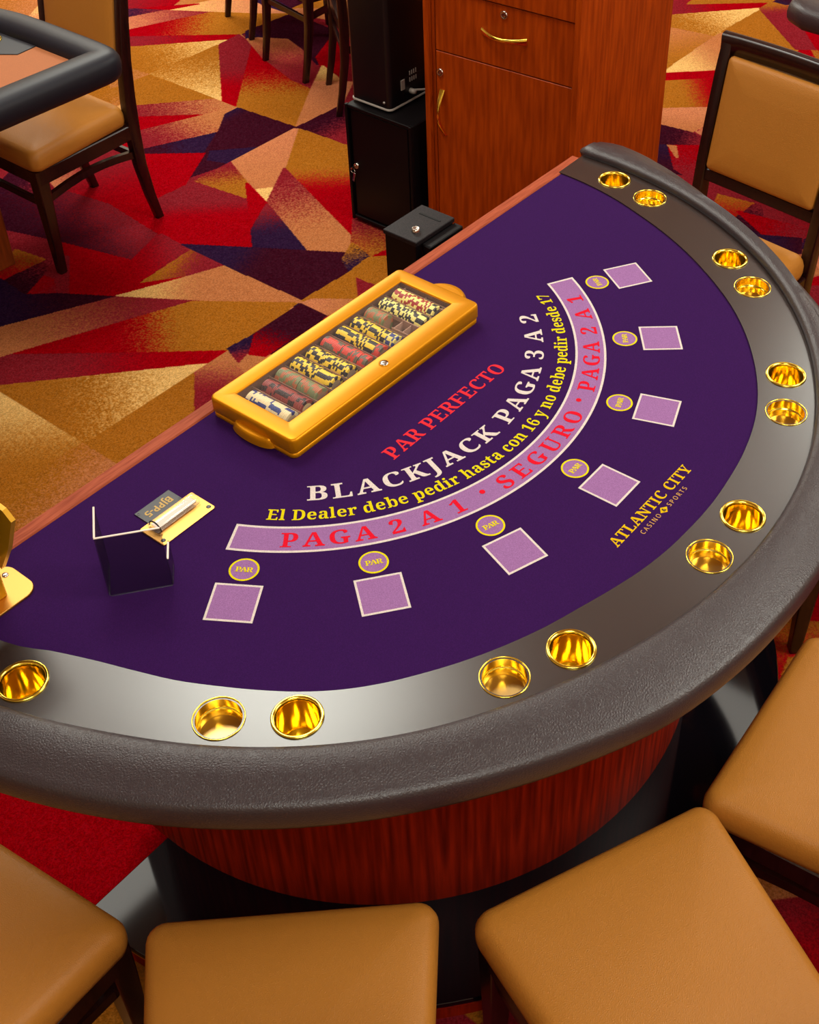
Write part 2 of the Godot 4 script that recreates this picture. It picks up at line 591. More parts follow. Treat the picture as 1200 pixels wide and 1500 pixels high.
func carpet_picture(x0: float, z0: float, span: float) -> ImageTexture:
	const N := 2048
	var dye := {"C": Color8(220, 172, 102), "T": Color8(178, 108, 64), "O": Color8(157, 94, 27), "R": Color8(150, 0, 13), "M": Color8(126, 28, 37), "D": Color8(54, 13, 28), "N": Color8(42, 21, 49), "P": Color8(194, 118, 80)}
	# dyes at the two ends of the fade, the fade's line (x, z, x, z in cm), the patch's corners (x, z in cm)
	var patches := [
		["MR", [214, -332, 231, -310], [222, -346, 241, -321, 225, -308, 207, -323]],
		["TO", [229, -313, 244, -294], [225, -308, 246, -315, 262, -294, 244, -294, 232, -301]],
		["CP", [218, -307, 251, -283], [218, -307, 239, -299, 251, -284, 250, -259, 242, -269, 229, -290]],
		["NN", [212, -334, 212, -334], [251, -284, 259, -286, 253, -259, 250, -259, 250, -277]],
		["RR", [212, -334, 212, -334], [211, -319, 232, -301, 219, -307]],
		["NM", [205, -321, 218, -307], [207, -323, 211, -319, 218, -307, 200, -315]],
		["PM", [194, -307, 227, -289], [200, -315, 218, -307, 229, -289, 191, -304]],
		["RO", [206, -294, 217, -280], [191, -304, 229, -289, 242, -269, 250, -259, 224, -261, 219, -261, 187, -299]],
		["MR", [191, -289, 207, -272], [187, -299, 219, -261, 212, -261, 180, -290]],
		["OC", [185, -276, 207, -263], [180, -290, 212, -261, 168, -262, 167, -274]],
		["OC", [191, -255, 171, -225], [168, -261, 207, -260, 170, -219, 168, -250]],
		["OO", [162, -262, 171, -225], [167, -274, 168, -261, 169, -224, 145, -244]],
		["OT", [170, -283, 164, -253], [164, -284, 167, -274, 168, -262, 151, -264]],
		["MR", [193, -236, 182, -226], [207, -260, 219, -261, 215, -248, 170, -212, 170, -219]],
		["RO", [199, -226, 185, -214], [215, -248, 201, -211, 200, -199, 171, -180, 170, -211]],
		["TM", [226, -247, 206, -223], [219, -256, 223, -253, 230, -241, 226, -229, 210, -206, 204, -201, 200, -199, 201, -211, 209, -236]],
		["ND", [222, -259, 228, -258], [224, -261, 250, -259, 248, -233, 232, -219, 218, -213, 226, -229, 230, -241, 223, -253, 219, -256]],
		["RR", [212, -334, 212, -334], [240, -226, 238, -218, 214, -197, 218, -211, 223, -218]],
		["CT", [214, -204, 208, -198], [218, -210, 213, -196, 211, -195, 205, -202]],
		["PT", [205, -196, 178, -182], [200, -199, 205, -202, 214, -190, 193, -178, 171, -180]],
		["DM", [180, -174, 180, -163], [171, -180, 195, -179, 198, -168, 173, -146, 172, -155]],
		["MT", [145, -237, 167, -222], [145, -244, 169, -223, 169, -211, 157, -216, 139, -235]],
		["RR", [212, -334, 212, -334], [139, -236, 157, -216, 132, -226]],
		["MT", [134, -218, 153, -217], [132, -226, 157, -216, 169, -211, 163, -208, 150, -201, 124, -213]],
		["DN", [126, -210, 136, -206], [124, -213, 150, -201, 135, -193, 121, -208]],
		["ND", [165, -211, 165, -205], [163, -210, 169, -210, 171, -180, 136, -180, 120, -184, 152, -202]],
		["NN", [212, -334, 212, -334], [138, -192, 151, -180, 136, -180, 133, -188]],
		["RR", [128, -242, 128, -242], [101, -228, 121, -210, 135, -193, 114, -181, 103, -181, 87, -164, 61, -177]],
		["MR", [106, -216, 99, -193], [114, -244, 122, -214, 109, -195, 98, -178, 78, -199]],
		["PT", [164, -178, 129, -152], [136, -180, 170, -180, 171, -178, 145, -161, 123, -148, 129, -164]],
		["CC", [128, -242, 128, -242], [127, -159, 133, -154, 123, -148]],
		["OR", [152, -149, 143, -141], [171, -178, 172, -155, 151, -133, 124, -108, 144, -159]],
		["MT", [134, -154, 121, -129], [145, -161, 124, -108, 118, -102, 109, -116, 123, -148]],
		["MO", [132, -178, 125, -169], [118, -180, 136, -180, 129, -164, 121, -155]],
		["MR", [111, -165, 105, -159], [118, -180, 121, -155, 109, -141, 99, -133, 86, -153, 86, -161, 103, -181]],
		["RR", [128, -242, 128, -242], [129, -164, 123, -148, 109, -141]],
		["RR", [128, -242, 128, -242], [109, -141, 100, -131, 99, -133]],
		["MN", [119, -145, 112, -135], [123, -148, 109, -116, 100, -131, 108, -140]],
		["ND", [95, -133, 98, -125], [86, -153, 100, -131, 118, -102, 111, -97, 87, -97, 86, -131]],
		["OM", [79, -148, 83, -140], [61, -146, 86, -148, 86, -131, 70, -138]],
		["MR", [84, -151, 72, -158], [63, -179, 87, -162, 86, -148, 61, -146, 43, -154]],
		["RR", [128, -242, 128, -242], [55, -153, 61, -146, 73, -137, 54, -145, 49, -148]],
		["CT", [61, -140, 71, -130], [54, -145, 74, -136, 86, -131, 87, -97, 84, -99]],
		["DM", [42, -178, 53, -177], [33, -194, 58, -181, 47, -174, 36, -169, 35, -179]],
		["OR", [52, -189, 38, -183], [51, -193, 53, -181, 37, -182, 31, -186]],
		["ND", [29, -165, 44, -158], [31, -192, 37, -182, 36, -169, 43, -161, 53, -145, 21, -160, 13, -166]],
		["TM", [24, -148, 53, -135], [12, -164, 21, -160, 53, -145, 67, -123, 52, -130, 14, -146, 3, -152]],
		["RO", [43, -128, 53, -120], [14, -146, 52, -130, 66, -124, 85, -98, 56, -97, 54, -97, 39, -115]],
		["MR", [22, -129, 38, -112], [2, -151, 14, -146, 39, -115, 54, -97, 46, -97, 3, -136, -4, -142]],
		["OC", [13, -113, 32, -101], [-4, -142, 3, -136, 46, -97, 2, -97, 1, -133]],
		["OO", [60, -214, 60, -214], [42, -96, 30, -83, 1, -83, 1, -96]],
		["CO", [0, -121, -14, -107], [0, -148, 1, -133, 1, -98, -24, -98, -35, -99]],
		["OT", [-16, -95, -12, -82], [-24, -98, 1, -97, 1, -83, -28, -84, -43, -83]],
		["TM", [50, -92, 41, -86], [42, -96, 54, -96, 53, -88, 50, -85, 32, -82, 30, -83]],
		["NM", [59, -95, 57, -91], [56, -97, 65, -96, 58, -90, 52, -85, 54, -92]],
		["TT", [82, -130, 82, -130], [57, -90, 61, -85, 51, -85, 53, -89]],
		["RD", [62, -91, 71, -93], [87, -96, 87, -86, 60, -86, 58, -90, 66, -96]],
		["OO", [82, -130, 82, -130], [88, -97, 108, -96, 110, -96, 98, -84, 90, -95]],
		["PT", [88, -95, 93, -84], [87, -96, 90, -95, 98, -84, 89, -77, 87, -86]],
		["MO", [136, -112, 121, -96], [134, -117, 134, -100, 127, -95, 119, -97, 122, -107]],
		["NO", [116, -96, 120, -106], [122, -107, 119, -97, 109, -96, 113, -103]],
		["RR", [180, -377, 180, -377], [121, -96, 128, -95, 124, -91]],
		["OO", [180, -377, 180, -377], [108, -96, 119, -97, 127, -89, 125, -74, 109, -82]],
		["MR", [367, -125, 377, -111], [377, -138, 407, -99, 386, -93, 353, -122]],
		["OO", [333, -177, 333, -177], [387, -125, 417, -95, 394, -94, 369, -123]],
		["OC", [348, -111, 372, -100], [349, -126, 386, -93, 354, -95, 344, -95, 338, -119]],
		["TO", [336, -114, 322, -94], [337, -121, 341, -114, 344, -95, 302, -94, 301, -99]],
		["CT", [312, -92, 327, -83], [302, -94, 344, -95, 354, -94, 323, -66, 300, -92]],
		["OO", [333, -177, 333, -177], [385, -93, 353, -60, 339, -64, 351, -95]],
		["OM", [392, -92, 386, -86], [384, -94, 394, -94, 395, -79, 359, -54, 354, -61]],
		["RR", [333, -177, 333, -177], [383, -74, 387, -56, 348, -37, 360, -54]],
		["RR", [333, -177, 333, -177], [296, -96, 324, -67, 318, -63, 290, -92]],
		["OR", [290, -77, 296, -70], [290, -92, 318, -63, 292, -52, 269, -79]],
		["PT", [270, -71, 258, -64], [269, -79, 292, -52, 266, -57, 260, -58, 258, -72]],
		["DM", [253, -61, 256, -51], [258, -72, 260, -58, 259, -51, 253, -49, 243, -64]],
		["ND", [245, -60, 235, -50], [243, -64, 246, -59, 240, -52, 232, -48, 229, -55]],
		["RM", [246, -53, 232, -43], [246, -59, 254, -48, 226, -32, 232, -48]],
		["TT", [333, -177, 333, -177], [246, -59, 247, -57, 240, -52]],
		["RM", [218, -4, 218, 8], [219, -15, 223, 8, 215, 11, 211, -1]],
		["ND", [210, 3, 214, 10], [210, -1, 216, 10, 208, 14, 203, 9]],
		["RR", [180, -377, 180, -377], [-86, -42, -62, 6, -68, 13, -86, 13, -111, -6]],
		["OT", [1, 105, -1, 115], [4, 96, 7, 123, 0, 120, -4, 116, -8, 106]],
		["MR", [-4, 117, -12, 127], [-5, 115, 1, 121, 10, 126, -13, 142, -21, 132]],
		["OR", [61, 82, 46, 92], [67, 75, 84, 82, 64, 96, 51, 89, 41, 91]],
		["RR", [180, -377, 180, -377], [73, 79, 82, 88, 69, 94, 63, 86]],
		["OO", [180, -377, 180, -377], [-100, 17, -84, 28, -93, 42, -109, 29]],
		["OT", [172, -387, 191, -362], [211, -453, 236, -419, 188, -356, 171, -347, 141, -352]],
		["PC", [172, -346, 186, -355], [190, -359, 177, -341, 172, -341, 171, -347]],
		["MD", [88, -193, 66, -199], [67, -232, 86, -210, 89, -192, 86, -164, 71, -159, 64, -186, 55, -214]],
		["PM", [87, -218, 104, -217], [88, -223, 104, -221, 105, -214, 85, -214]],
	]
	var buf := PackedByteArray()
	buf.resize(N * N * 3)
	var speck := PackedInt32Array()
	speck.resize(65536)
	for i in 65536:
		speck[i] = rng.randi_range(-7, 7)
	var k := N / (span * 100.0)
	paint(buf, N, speck, PackedVector2Array([Vector2(0, 0), Vector2(N, 0), Vector2(N, N), Vector2(0, N)]), dye.O, dye.M, Vector2(0, 0), Vector2(N * 0.3, N * 0.2))
	var places := []
	for i in range(-3, 4):
		for j in range(-3, 4):
			if i != 0 or j != 0:
				places.append(Vector2(174 * i - 166 * j, 167 * i + 166 * j))
	places.append(Vector2.ZERO)
	for off in places:
		for pt in patches:
			var poly := PackedVector2Array()
			var box_ := Rect2()
			for i in range(0, pt[2].size(), 2):
				var q: Vector2 = (Vector2(pt[2][i] - x0 * 100.0, pt[2][i + 1] - z0 * 100.0) + off) * k
				poly.append(q)
				box_ = Rect2(q, Vector2.ZERO) if i == 0 else box_.expand(q)
			if not box_.intersects(Rect2(0, 0, N, N)):
				continue
			var grown := Geometry2D.offset_polygon(poly, 1.6, Geometry2D.JOIN_MITER)   # neighbours meet without a gap
			if grown.size() == 1:
				poly = grown[0]
			var g0: Vector2 = (Vector2(pt[1][0] - x0 * 100.0, pt[1][1] - z0 * 100.0) + off) * k
			var g1: Vector2 = (Vector2(pt[1][2] - x0 * 100.0, pt[1][3] - z0 * 100.0) + off) * k
			paint(buf, N, speck, poly, dye[pt[0][0]], dye[pt[0][1]], g0, g1)
	return ImageTexture.create_from_image(Image.create_from_data(N, N, false, Image.FORMAT_RGB8, buf))


func paint(buf: PackedByteArray, n: int, speck: PackedInt32Array, poly: PackedVector2Array, c0: Color, c1: Color, g0: Vector2, g1: Vector2) -> void:
	# a dyed patch: where two dyes meet they mingle tuft by tuft
	var lut := PackedByteArray()
	for i in 64:
		var c := c0.lerp(c1, i / 63.0)
		lut.append(c.r8)
		lut.append(c.g8)
		lut.append(c.b8)
	var d := g1 - g0
	var l2 := d.length_squared()
	var same := c0 == c1 or l2 < 0.01
	var lo := n
	var hi := 0
	for q in poly:
		lo = mini(lo, int(floor(q.y)))
		hi = maxi(hi, int(ceil(q.y)))
	var m := poly.size()
	for y in range(maxi(lo, 0), mini(hi, n)):
		var yc := y + 0.5
		var xs := PackedFloat32Array()
		for i in m:
			var a := poly[i]
			var b := poly[(i + 1) % m]
			if (a.y <= yc) != (b.y <= yc):
				xs.append(a.x + (yc - a.y) / (b.y - a.y) * (b.x - a.x))
		xs.sort()
		for s in range(0, xs.size() - 1, 2):
			var xa := clampi(roundi(xs[s]), 0, n)
			var xb := clampi(roundi(xs[s + 1]), 0, n)
			var t := 0.0
			var dt := 0.0
			if not same:
				t = 63.0 * ((xa + 0.5 - g0.x) * d.x + (yc - g0.y) * d.y) / l2
				dt = 63.0 * d.x / l2
			var row := (y * 181) & 65535
			var at := (y * n + xa) * 3
			for x in range(xa, xb):
				var w := speck[(row + x * 7 + ((x * y) >> 5)) & 65535]
				var i := 3 * clampi(int(t) + w * 3, 0, 63) if not same else 0
				buf[at] = clampi(lut[i] + w, 0, 255)
				buf[at + 1] = clampi(lut[i + 1] + w, 0, 255)
				buf[at + 2] = clampi(lut[i + 2] + w, 0, 255)
				at += 3
				t += dt


# ------------------------------------------------------------------ the blackjack table
const FELT_R := [[-1, 0.852], [5, 0.849], [11, 0.844], [17, 0.838], [24, 0.8365], [32, 0.837], [38.5, 0.840], [44, 0.8445], [49.5, 0.848], [55, 0.851], [60.5, 0.854], [64.7, 0.8555], [69, 0.855], [76, 0.851], [80.6, 0.8475], [85.6, 0.8455], [90, 0.843], [94.2, 0.842], [99, 0.840], [103, 0.8375], [107.6, 0.8365], [112.4, 0.840], [117.3, 0.8435], [122, 0.847], [126.2, 0.850], [130.4, 0.8535], [134.4, 0.8545], [138.4, 0.852], [142.4, 0.847], [146.5, 0.842], [150.8, 0.8385], [155.3, 0.833], [160, 0.831], [164.7, 0.837], [168.3, 0.850], [172, 0.856], [181, 0.858]]
const INNER_R := [[-2, 0.949], [3, 0.953], [8, 0.955], [16, 0.958], [24, 0.959], [30, 0.960], [38, 0.961], [46, 0.961], [54, 0.961], [62, 0.960], [70, 0.959], [80, 0.957], [90, 0.954], [100, 0.950], [110, 0.947], [120, 0.949], [128, 0.953], [135, 0.953], [145, 0.950], [155, 0.947], [165, 0.952], [174, 0.956], [181, 0.958]]
const OUTER_R := [[-2, 1.035], [1.6, 1.052], [4, 1.052], [8, 1.044], [17, 1.022], [22, 1.012], [29, 1.003], [36, 1.003], [42, 1.015], [46, 1.024], [55, 1.036], [65, 1.044], [75, 1.050], [87, 1.056], [93, 1.057], [100, 1.060], [108, 1.062], [116, 1.055], [126, 1.050], [135, 1.050], [145, 1.050], [155, 1.050], [165, 1.052], [181, 1.056]]
const CUPS := [[0.901, 0.112, 1], [0.879, 0.223, 0], [0.764, 0.495, 1], [0.697, 0.585, 0], [0.470, 0.778, 1], [0.369, 0.830, 0], [0.078, 0.899, 1], [-0.037, 0.901, 0], [-0.332, 0.833, 1], [-0.435, 0.785, 0], [-0.672, 0.594, 1], [-0.742, 0.507, 0], [-0.871, 0.231, 1]]
const SPOTS := [31.35, 50.65, 69.85, 89.2, 108.6, 128.15, 147.75]
const EDGE_Z := -0.037


func blackjack_table() -> void:
	var y := TABLE_TOP
	var t := thing("blackjack_table", "half-round card table with printed purple felt, black padded rim and wooden drum base", "card table")
	# felt on its board
	var st := begin()
	var poly := PackedVector2Array()
	var zf := EDGE_Z + 0.03
	for i in 182:
		var a := float(i) - 0.45
		var q := polar(rad(FELT_R, a), a)
		if q.z >= zf:
			poly.append(Vector2(q.x, q.z))
	poly.append(Vector2(-0.857, zf))
	prism(st, poly, y - 0.012, y)
	var felt := obj("felt", st, mat.felt, t)
	felt_print(felt, y)
	# board under the felt and the band
	st = begin()
	poly = PackedVector2Array()
	for i in 91:
		var a := i * 2.0
		var q := polar(rad(FELT_R, a) - 0.003, a)
		poly.append(Vector2(q.x, maxf(q.z, EDGE_Z + 0.031)))
	prism(st, poly, y - 0.055, y - 0.0125)
	obj("board", st, mat.chair_wood, t)
	# wooden trim along the dealer's edge
	st = begin()
	box(st, Vector3(0.0, y - 0.026, EDGE_Z + 0.0145), Vector3(1.885, 0.056, 0.029), 0.0025)
	obj("edge_trim", st, mat.trim_wood, t)
	# vinyl band with the cup holes cut out
	st = begin()
	var yb := y + 0.003
	var marks := []
	for i in 73:
		marks.append(i * 2.5)
	marks[0] = -0.9
	var cuts := []
	for c in CUPS:
		var a := rad_to_deg(atan2(c[1], c[0]))
		cuts.append([Vector2(c[0], c[1]), a])
		marks = marks.filter(func(q): return absf(q - a) > 2.7)
		marks.append(a)
	marks.sort()
	for i in marks.size() - 1:
		var p := PackedVector2Array()
		var inn := PackedVector2Array()
		var n := 3
		for k in n + 1:
			var a: float = lerpf(marks[i], marks[i + 1], float(k) / n)
			var q := polar(rad(INNER_R, a) + 0.006, a)
			p.append(Vector2(q.x, q.z))
		for k in n + 1:
			var a: float = lerpf(marks[i + 1], marks[i], float(k) / n)
			var q := polar(rad(FELT_R, a), a)
			p.append(Vector2(q.x, q.z))
			inn.append(Vector2(q.x, q.z))
		var left := [p]
		for c in cuts:
			if absf(c[1] - marks[i]) < 0.01 or absf(c[1] - marks[i + 1]) < 0.01:
				var hole := PackedVector2Array()
				for k in 40:
					hole.append(c[0] + Vector2.from_angle(TAU * k / 40.0) * 0.034)
				var rest := []
				for s in left:
					rest.append_array(Geometry2D.clip_polygons(s, hole))
				left = rest
		st.set_smooth_group(-1)
		for s in left:
			var ix := Geometry2D.triangulate_polygon(s)
			for k in range(0, ix.size(), 3):
				tri(st, v3(s[ix[k]], yb), v3(s[ix[k + 1]], yb), v3(s[ix[k + 2]], yb), Vector3(0, -9, 0))
		st.set_smooth_group(4)
		for k in n:
			quad(st, v3(inn[k], yb), v3(inn[k + 1], yb), v3(inn[k + 1], y - 0.01), v3(inn[k], y - 0.01), v3(inn[k] * 1.1, y))
	obj("vinyl_band", st, mat.band, t)
	# padded rail
	st = begin()
	var rings := []
	var steps := 124
	for i in steps + 1:
		var a := lerpf(-2.2, 181.0, float(i) / steps)
		var ri := rad(INNER_R, a)
		var ro := rad(OUTER_R, a)
		var end := minf(1.0, 0.35 + 0.65 * sqrt(minf(1.0, (a + 2.2) / 1.6)))
		var ring := PackedVector2Array()
		var w := ro - ri
		for q in [[0.012, -0.004], [0.002, 0.004], [0.001, 0.012], [0.006, 0.019], [0.016, 0.0235], [0.032, 0.0245]]:
			ring.append(Vector2(ri + q[0], q[1]))
		ring.append(Vector2(ri + w * 0.55, 0.0215))
		for q in [[0.030, 0.0150], [0.014, 0.0108], [0.0065, 0.0080], [0.0018, 0.0035], [0.0, -0.004], [-0.001, -0.012], [-0.001, -0.022], [0.001, -0.036], [0.006, -0.047], [0.014, -0.052], [0.03, -0.054]]:
			ring.append(Vector2(ro - q[0], q[1]))
		ring.append(Vector2(ri + 0.03, -0.045))
		var r3 := PackedVector3Array()
		var cx := (ri + ro) / 2
		for q in ring:
			r3.append(polar(lerpf(cx, q.x, end), a, y + lerpf(-0.01, q.y, end)))
		rings.append(r3)
	loft(st, rings)
	obj("padded_rail", st, mat.rail, t)
	# drop-in cup holders
	for c in CUPS:
		cup(t, Vector3(c[0], y + 0.003, c[1]), c[2] == 1)
	# drum pedestal and its footrest plinth
	st = begin()
	poly = PackedVector2Array()
	for i in 73:
		var q := polar(0.668, i * 2.5)
		poly.append(Vector2(q.x - 0.012, q.z + 0.164))
	poly.append(Vector2(-0.68, 0.06))
	poly.append(Vector2(0.656, 0.06))
	prism(st, poly, 0.06, y - 0.055, 0.0, true)
	obj("drum", st, mat.drum_wood, t)
	for k in 3:
		st = begin()
		poly = PackedVector2Array()
		var r: float = [0.866, 0.862, 0.866][k]
		for i in 73:
			var q := polar(r, i * 2.5)
			poly.append(Vector2(q.x - 0.015, q.z + 0.16))
		prism(st, poly, [0.048, 0.0, 0.044][k], [0.06, 0.044, 0.048][k], 0.002 if k == 0 else 0.0, true)
		obj(["plinth_top", "plinth_side", "gold_edging"][k], st, [mat.black_gloss, mat.drum_wood, mat.polished_gold][k], t, ["glossy black footrest plinth", "", "thin gold edging of plinth"][k])


func cup(t: Node3D, at: Vector3, deep: bool) -> void:
	var c := Node3D.new()
	c.name = "cup_holder"
	c.position = at
	t.add_child(c, true)
	var st := begin()
	if deep:
		lathe(st, [Vector2(0.0386, 0.0), Vector2(0.0386, 0.0012), Vector2(0.0378, 0.0026), Vector2(0.0362, 0.0032), Vector2(0.0338, 0.0026), Vector2(0.0322, 0.001), Vector2(0.0316, -0.003)], 48)
	else:
		lathe(st, [Vector2(0.0386, 0.0), Vector2(0.0385, 0.0012), Vector2(0.0376, 0.002), Vector2(0.0366, 0.0014), Vector2(0.0358, -0.001)], 48)
	obj("rim", st, mat.polished_gold, c)
	st = begin()
	if deep:
		lathe(st, [Vector2(0.0316, -0.003), Vector2(0.0312, -0.03), Vector2(0.0308, -0.062), Vector2(0.0296, -0.0655)], 96)
	else:
		lathe(st, [Vector2(0.0358, -0.001), Vector2(0.0352, -0.016), Vector2(0.0344, -0.0185), Vector2(0.0328, -0.0195), Vector2(0.032, -0.021), Vector2(0.0318, -0.030), Vector2(0.0312, -0.033)], 96)
	obj("wall", st, mat.polished_gold, c)
	st = begin()
	if deep:
		lathe(st, [Vector2(0.0296, -0.0655), Vector2(0.015, -0.066), Vector2(0, -0.066)], 48)
		obj("bottom", st, mat.polished_gold, c)
	else:
		lathe(st, [Vector2(0.0312, -0.033), Vector2(0.015, -0.0335), Vector2(0, -0.0335)], 48)
		obj("bottom", st, mat.worn_brass, c, "worn brass bottom of the shallow cup")


func felt_print(felt: Node3D, y: float) -> void:
	var st := begin()
	sector(st, 0.5125, 0.5635, 28.2, 151.35, y - 0.001, y + 0.0004)
	obj("insurance_band", st, mat.print_lilac, felt)
	st = begin()
	sector(st, 0.5635, 0.568, 27.7, 151.85, y - 0.001, y + 0.0004)
	sector(st, 0.508, 0.5125, 27.7, 151.85, y - 0.001, y + 0.0004)
	sector(st, 0.5125, 0.5635, 27.7, 28.2, y - 0.001, y + 0.0004)
	sector(st, 0.5125, 0.5635, 151.35, 151.85, y - 0.001, y + 0.0004)
	obj("band_outline", st, mat.print_white, felt)
	for a in SPOTS:
		var b := Basis(Vector3.UP, deg_to_rad(90.0 - a))
		var c := polar(0.6785, a, y)
		st = begin()
		box(st, c, Vector3(0.070, 0.0008, 0.070), 0.0, b)
		obj("betting_box", st, mat.print_lilac, felt)
		st = begin()
		for s in [-1.0, 1.0]:
			box(st, c + b * Vector3(0, 0, s * 0.0369), Vector3(0.0776, 0.0008, 0.0038), 0.0, b)
			box(st, c + b * Vector3(s * 0.0369, 0, 0), Vector3(0.0038, 0.0008, 0.070), 0.0, b)
		obj("box_outline", st, mat.print_white, felt)
		c = polar(0.6078, a, y)
		st = begin()
		lathe(st, [Vector2(0.0213, 0.0), Vector2(0.0213, 0.0004), Vector2(0, 0.0004)], 40, c, Basis(), -1)
		obj("pair_circle", st, mat.print_lilac, felt)
		st = begin()
		lathe(st, [Vector2(0.0246, 0.0), Vector2(0.0246, 0.0004), Vector2(0.0213, 0.0004), Vector2(0.0213, 0.0)], 40, c, Basis(), -1)
		obj("circle_ring", st, mat.print_yellow, felt)
		st = begin()
		var rt := Vector3(sin(deg_to_rad(a)), 0, -cos(deg_to_rad(a)))
		var up := -polar(1.0, a)
		line_text(st, serif, "PAR", c - rt * 0.0148 - up * 0.0052 + Vector3(0, 0.0003, 0), rt, up, 0.0103, 0.0296, 1.15)
		obj("circle_lettering", st, mat.print_yellow, felt)
	st = begin()
	arc_text(st, serif, "BLACKJACK PAGA 3 A 2", 0.446, 0.0365, 139.2, 38.6, y, 1.12)
	obj("lettering", st, mat.print_white, felt)
	st = begin()
	arc_text(st, serif, "El Dealer debe pedir hasta con 16 y no debe pedir desde 17", 0.4925, 0.0245, 146.8, 31.4, y, 0.93)
	obj("lettering", st, mat.print_yellow, felt)
	st = begin()
	arc_text(st, serif, "PAGA 2 A 1", 0.5555, 0.0325, 143.2, 109.2, y + 0.0003, 1.08)
	arc_text(st, serif, "SEGURO", 0.5555, 0.0325, 101.4, 75.0, y + 0.0003, 1.08)
	arc_text(st, serif, "PAGA 2 A 1", 0.5555, 0.0325, 68.4, 34.2, y + 0.0003, 1.08)
	for a in [104.95, 71.5]:
		lathe(st, [Vector2(0.0052, 0.0), Vector2(0.0052, 0.0007), Vector2(0, 0.0007)], 20, polar(0.534, a, y), Basis(), -1)
	obj("lettering", st, mat.print_red, felt)
	st = begin()
	line_text(st, serif, "PAR PERFECTO", Vector3(-0.168, y, 0.343), Vector3.RIGHT, Vector3.FORWARD, 0.031, 0.334, 0.97)
	obj("lettering", st, mat.print_coral, felt)
	st = begin()
	line_text(st, serif, "ATLANTIC CITY", Vector3(-0.109, y, 0.7715), Vector3.RIGHT, Vector3.FORWARD, 0.0205, 0.241, 1.0)
	obj("logo_lettering", st, mat.print_gold, felt)
	st = begin()
	line_text(st, sans, "CASINO", Vector3(-0.057, y, 0.7897), Vector3.RIGHT, Vector3.FORWARD, 0.0088, 0.057)
	line_text(st, sans, "SPORTS", Vector3(0.027, y, 0.7897), Vector3.RIGHT, Vector3.FORWARD, 0.0088, 0.057)
	obj("logo_lettering", st, mat.print_sand, felt)
	st = begin()
	prism(st, PackedVector2Array([Vector2(0.0035, 0.785), Vector2(0.0135, 0.7775), Vector2(0.0235, 0.785), Vector2(0.0135, 0.7925)]), y - 0.001, y + 0.0004)
	obj("logo_diamond", st, mat.print_gold, felt)
	st = begin()
	line_text(st, mono, "&", Vector3(0.0097, y + 0.0003, 0.7885), Vector3.RIGHT, Vector3.FORWARD, 0.0068, 0.0076)
	obj("logo_lettering", st, mat.tag_black, felt)


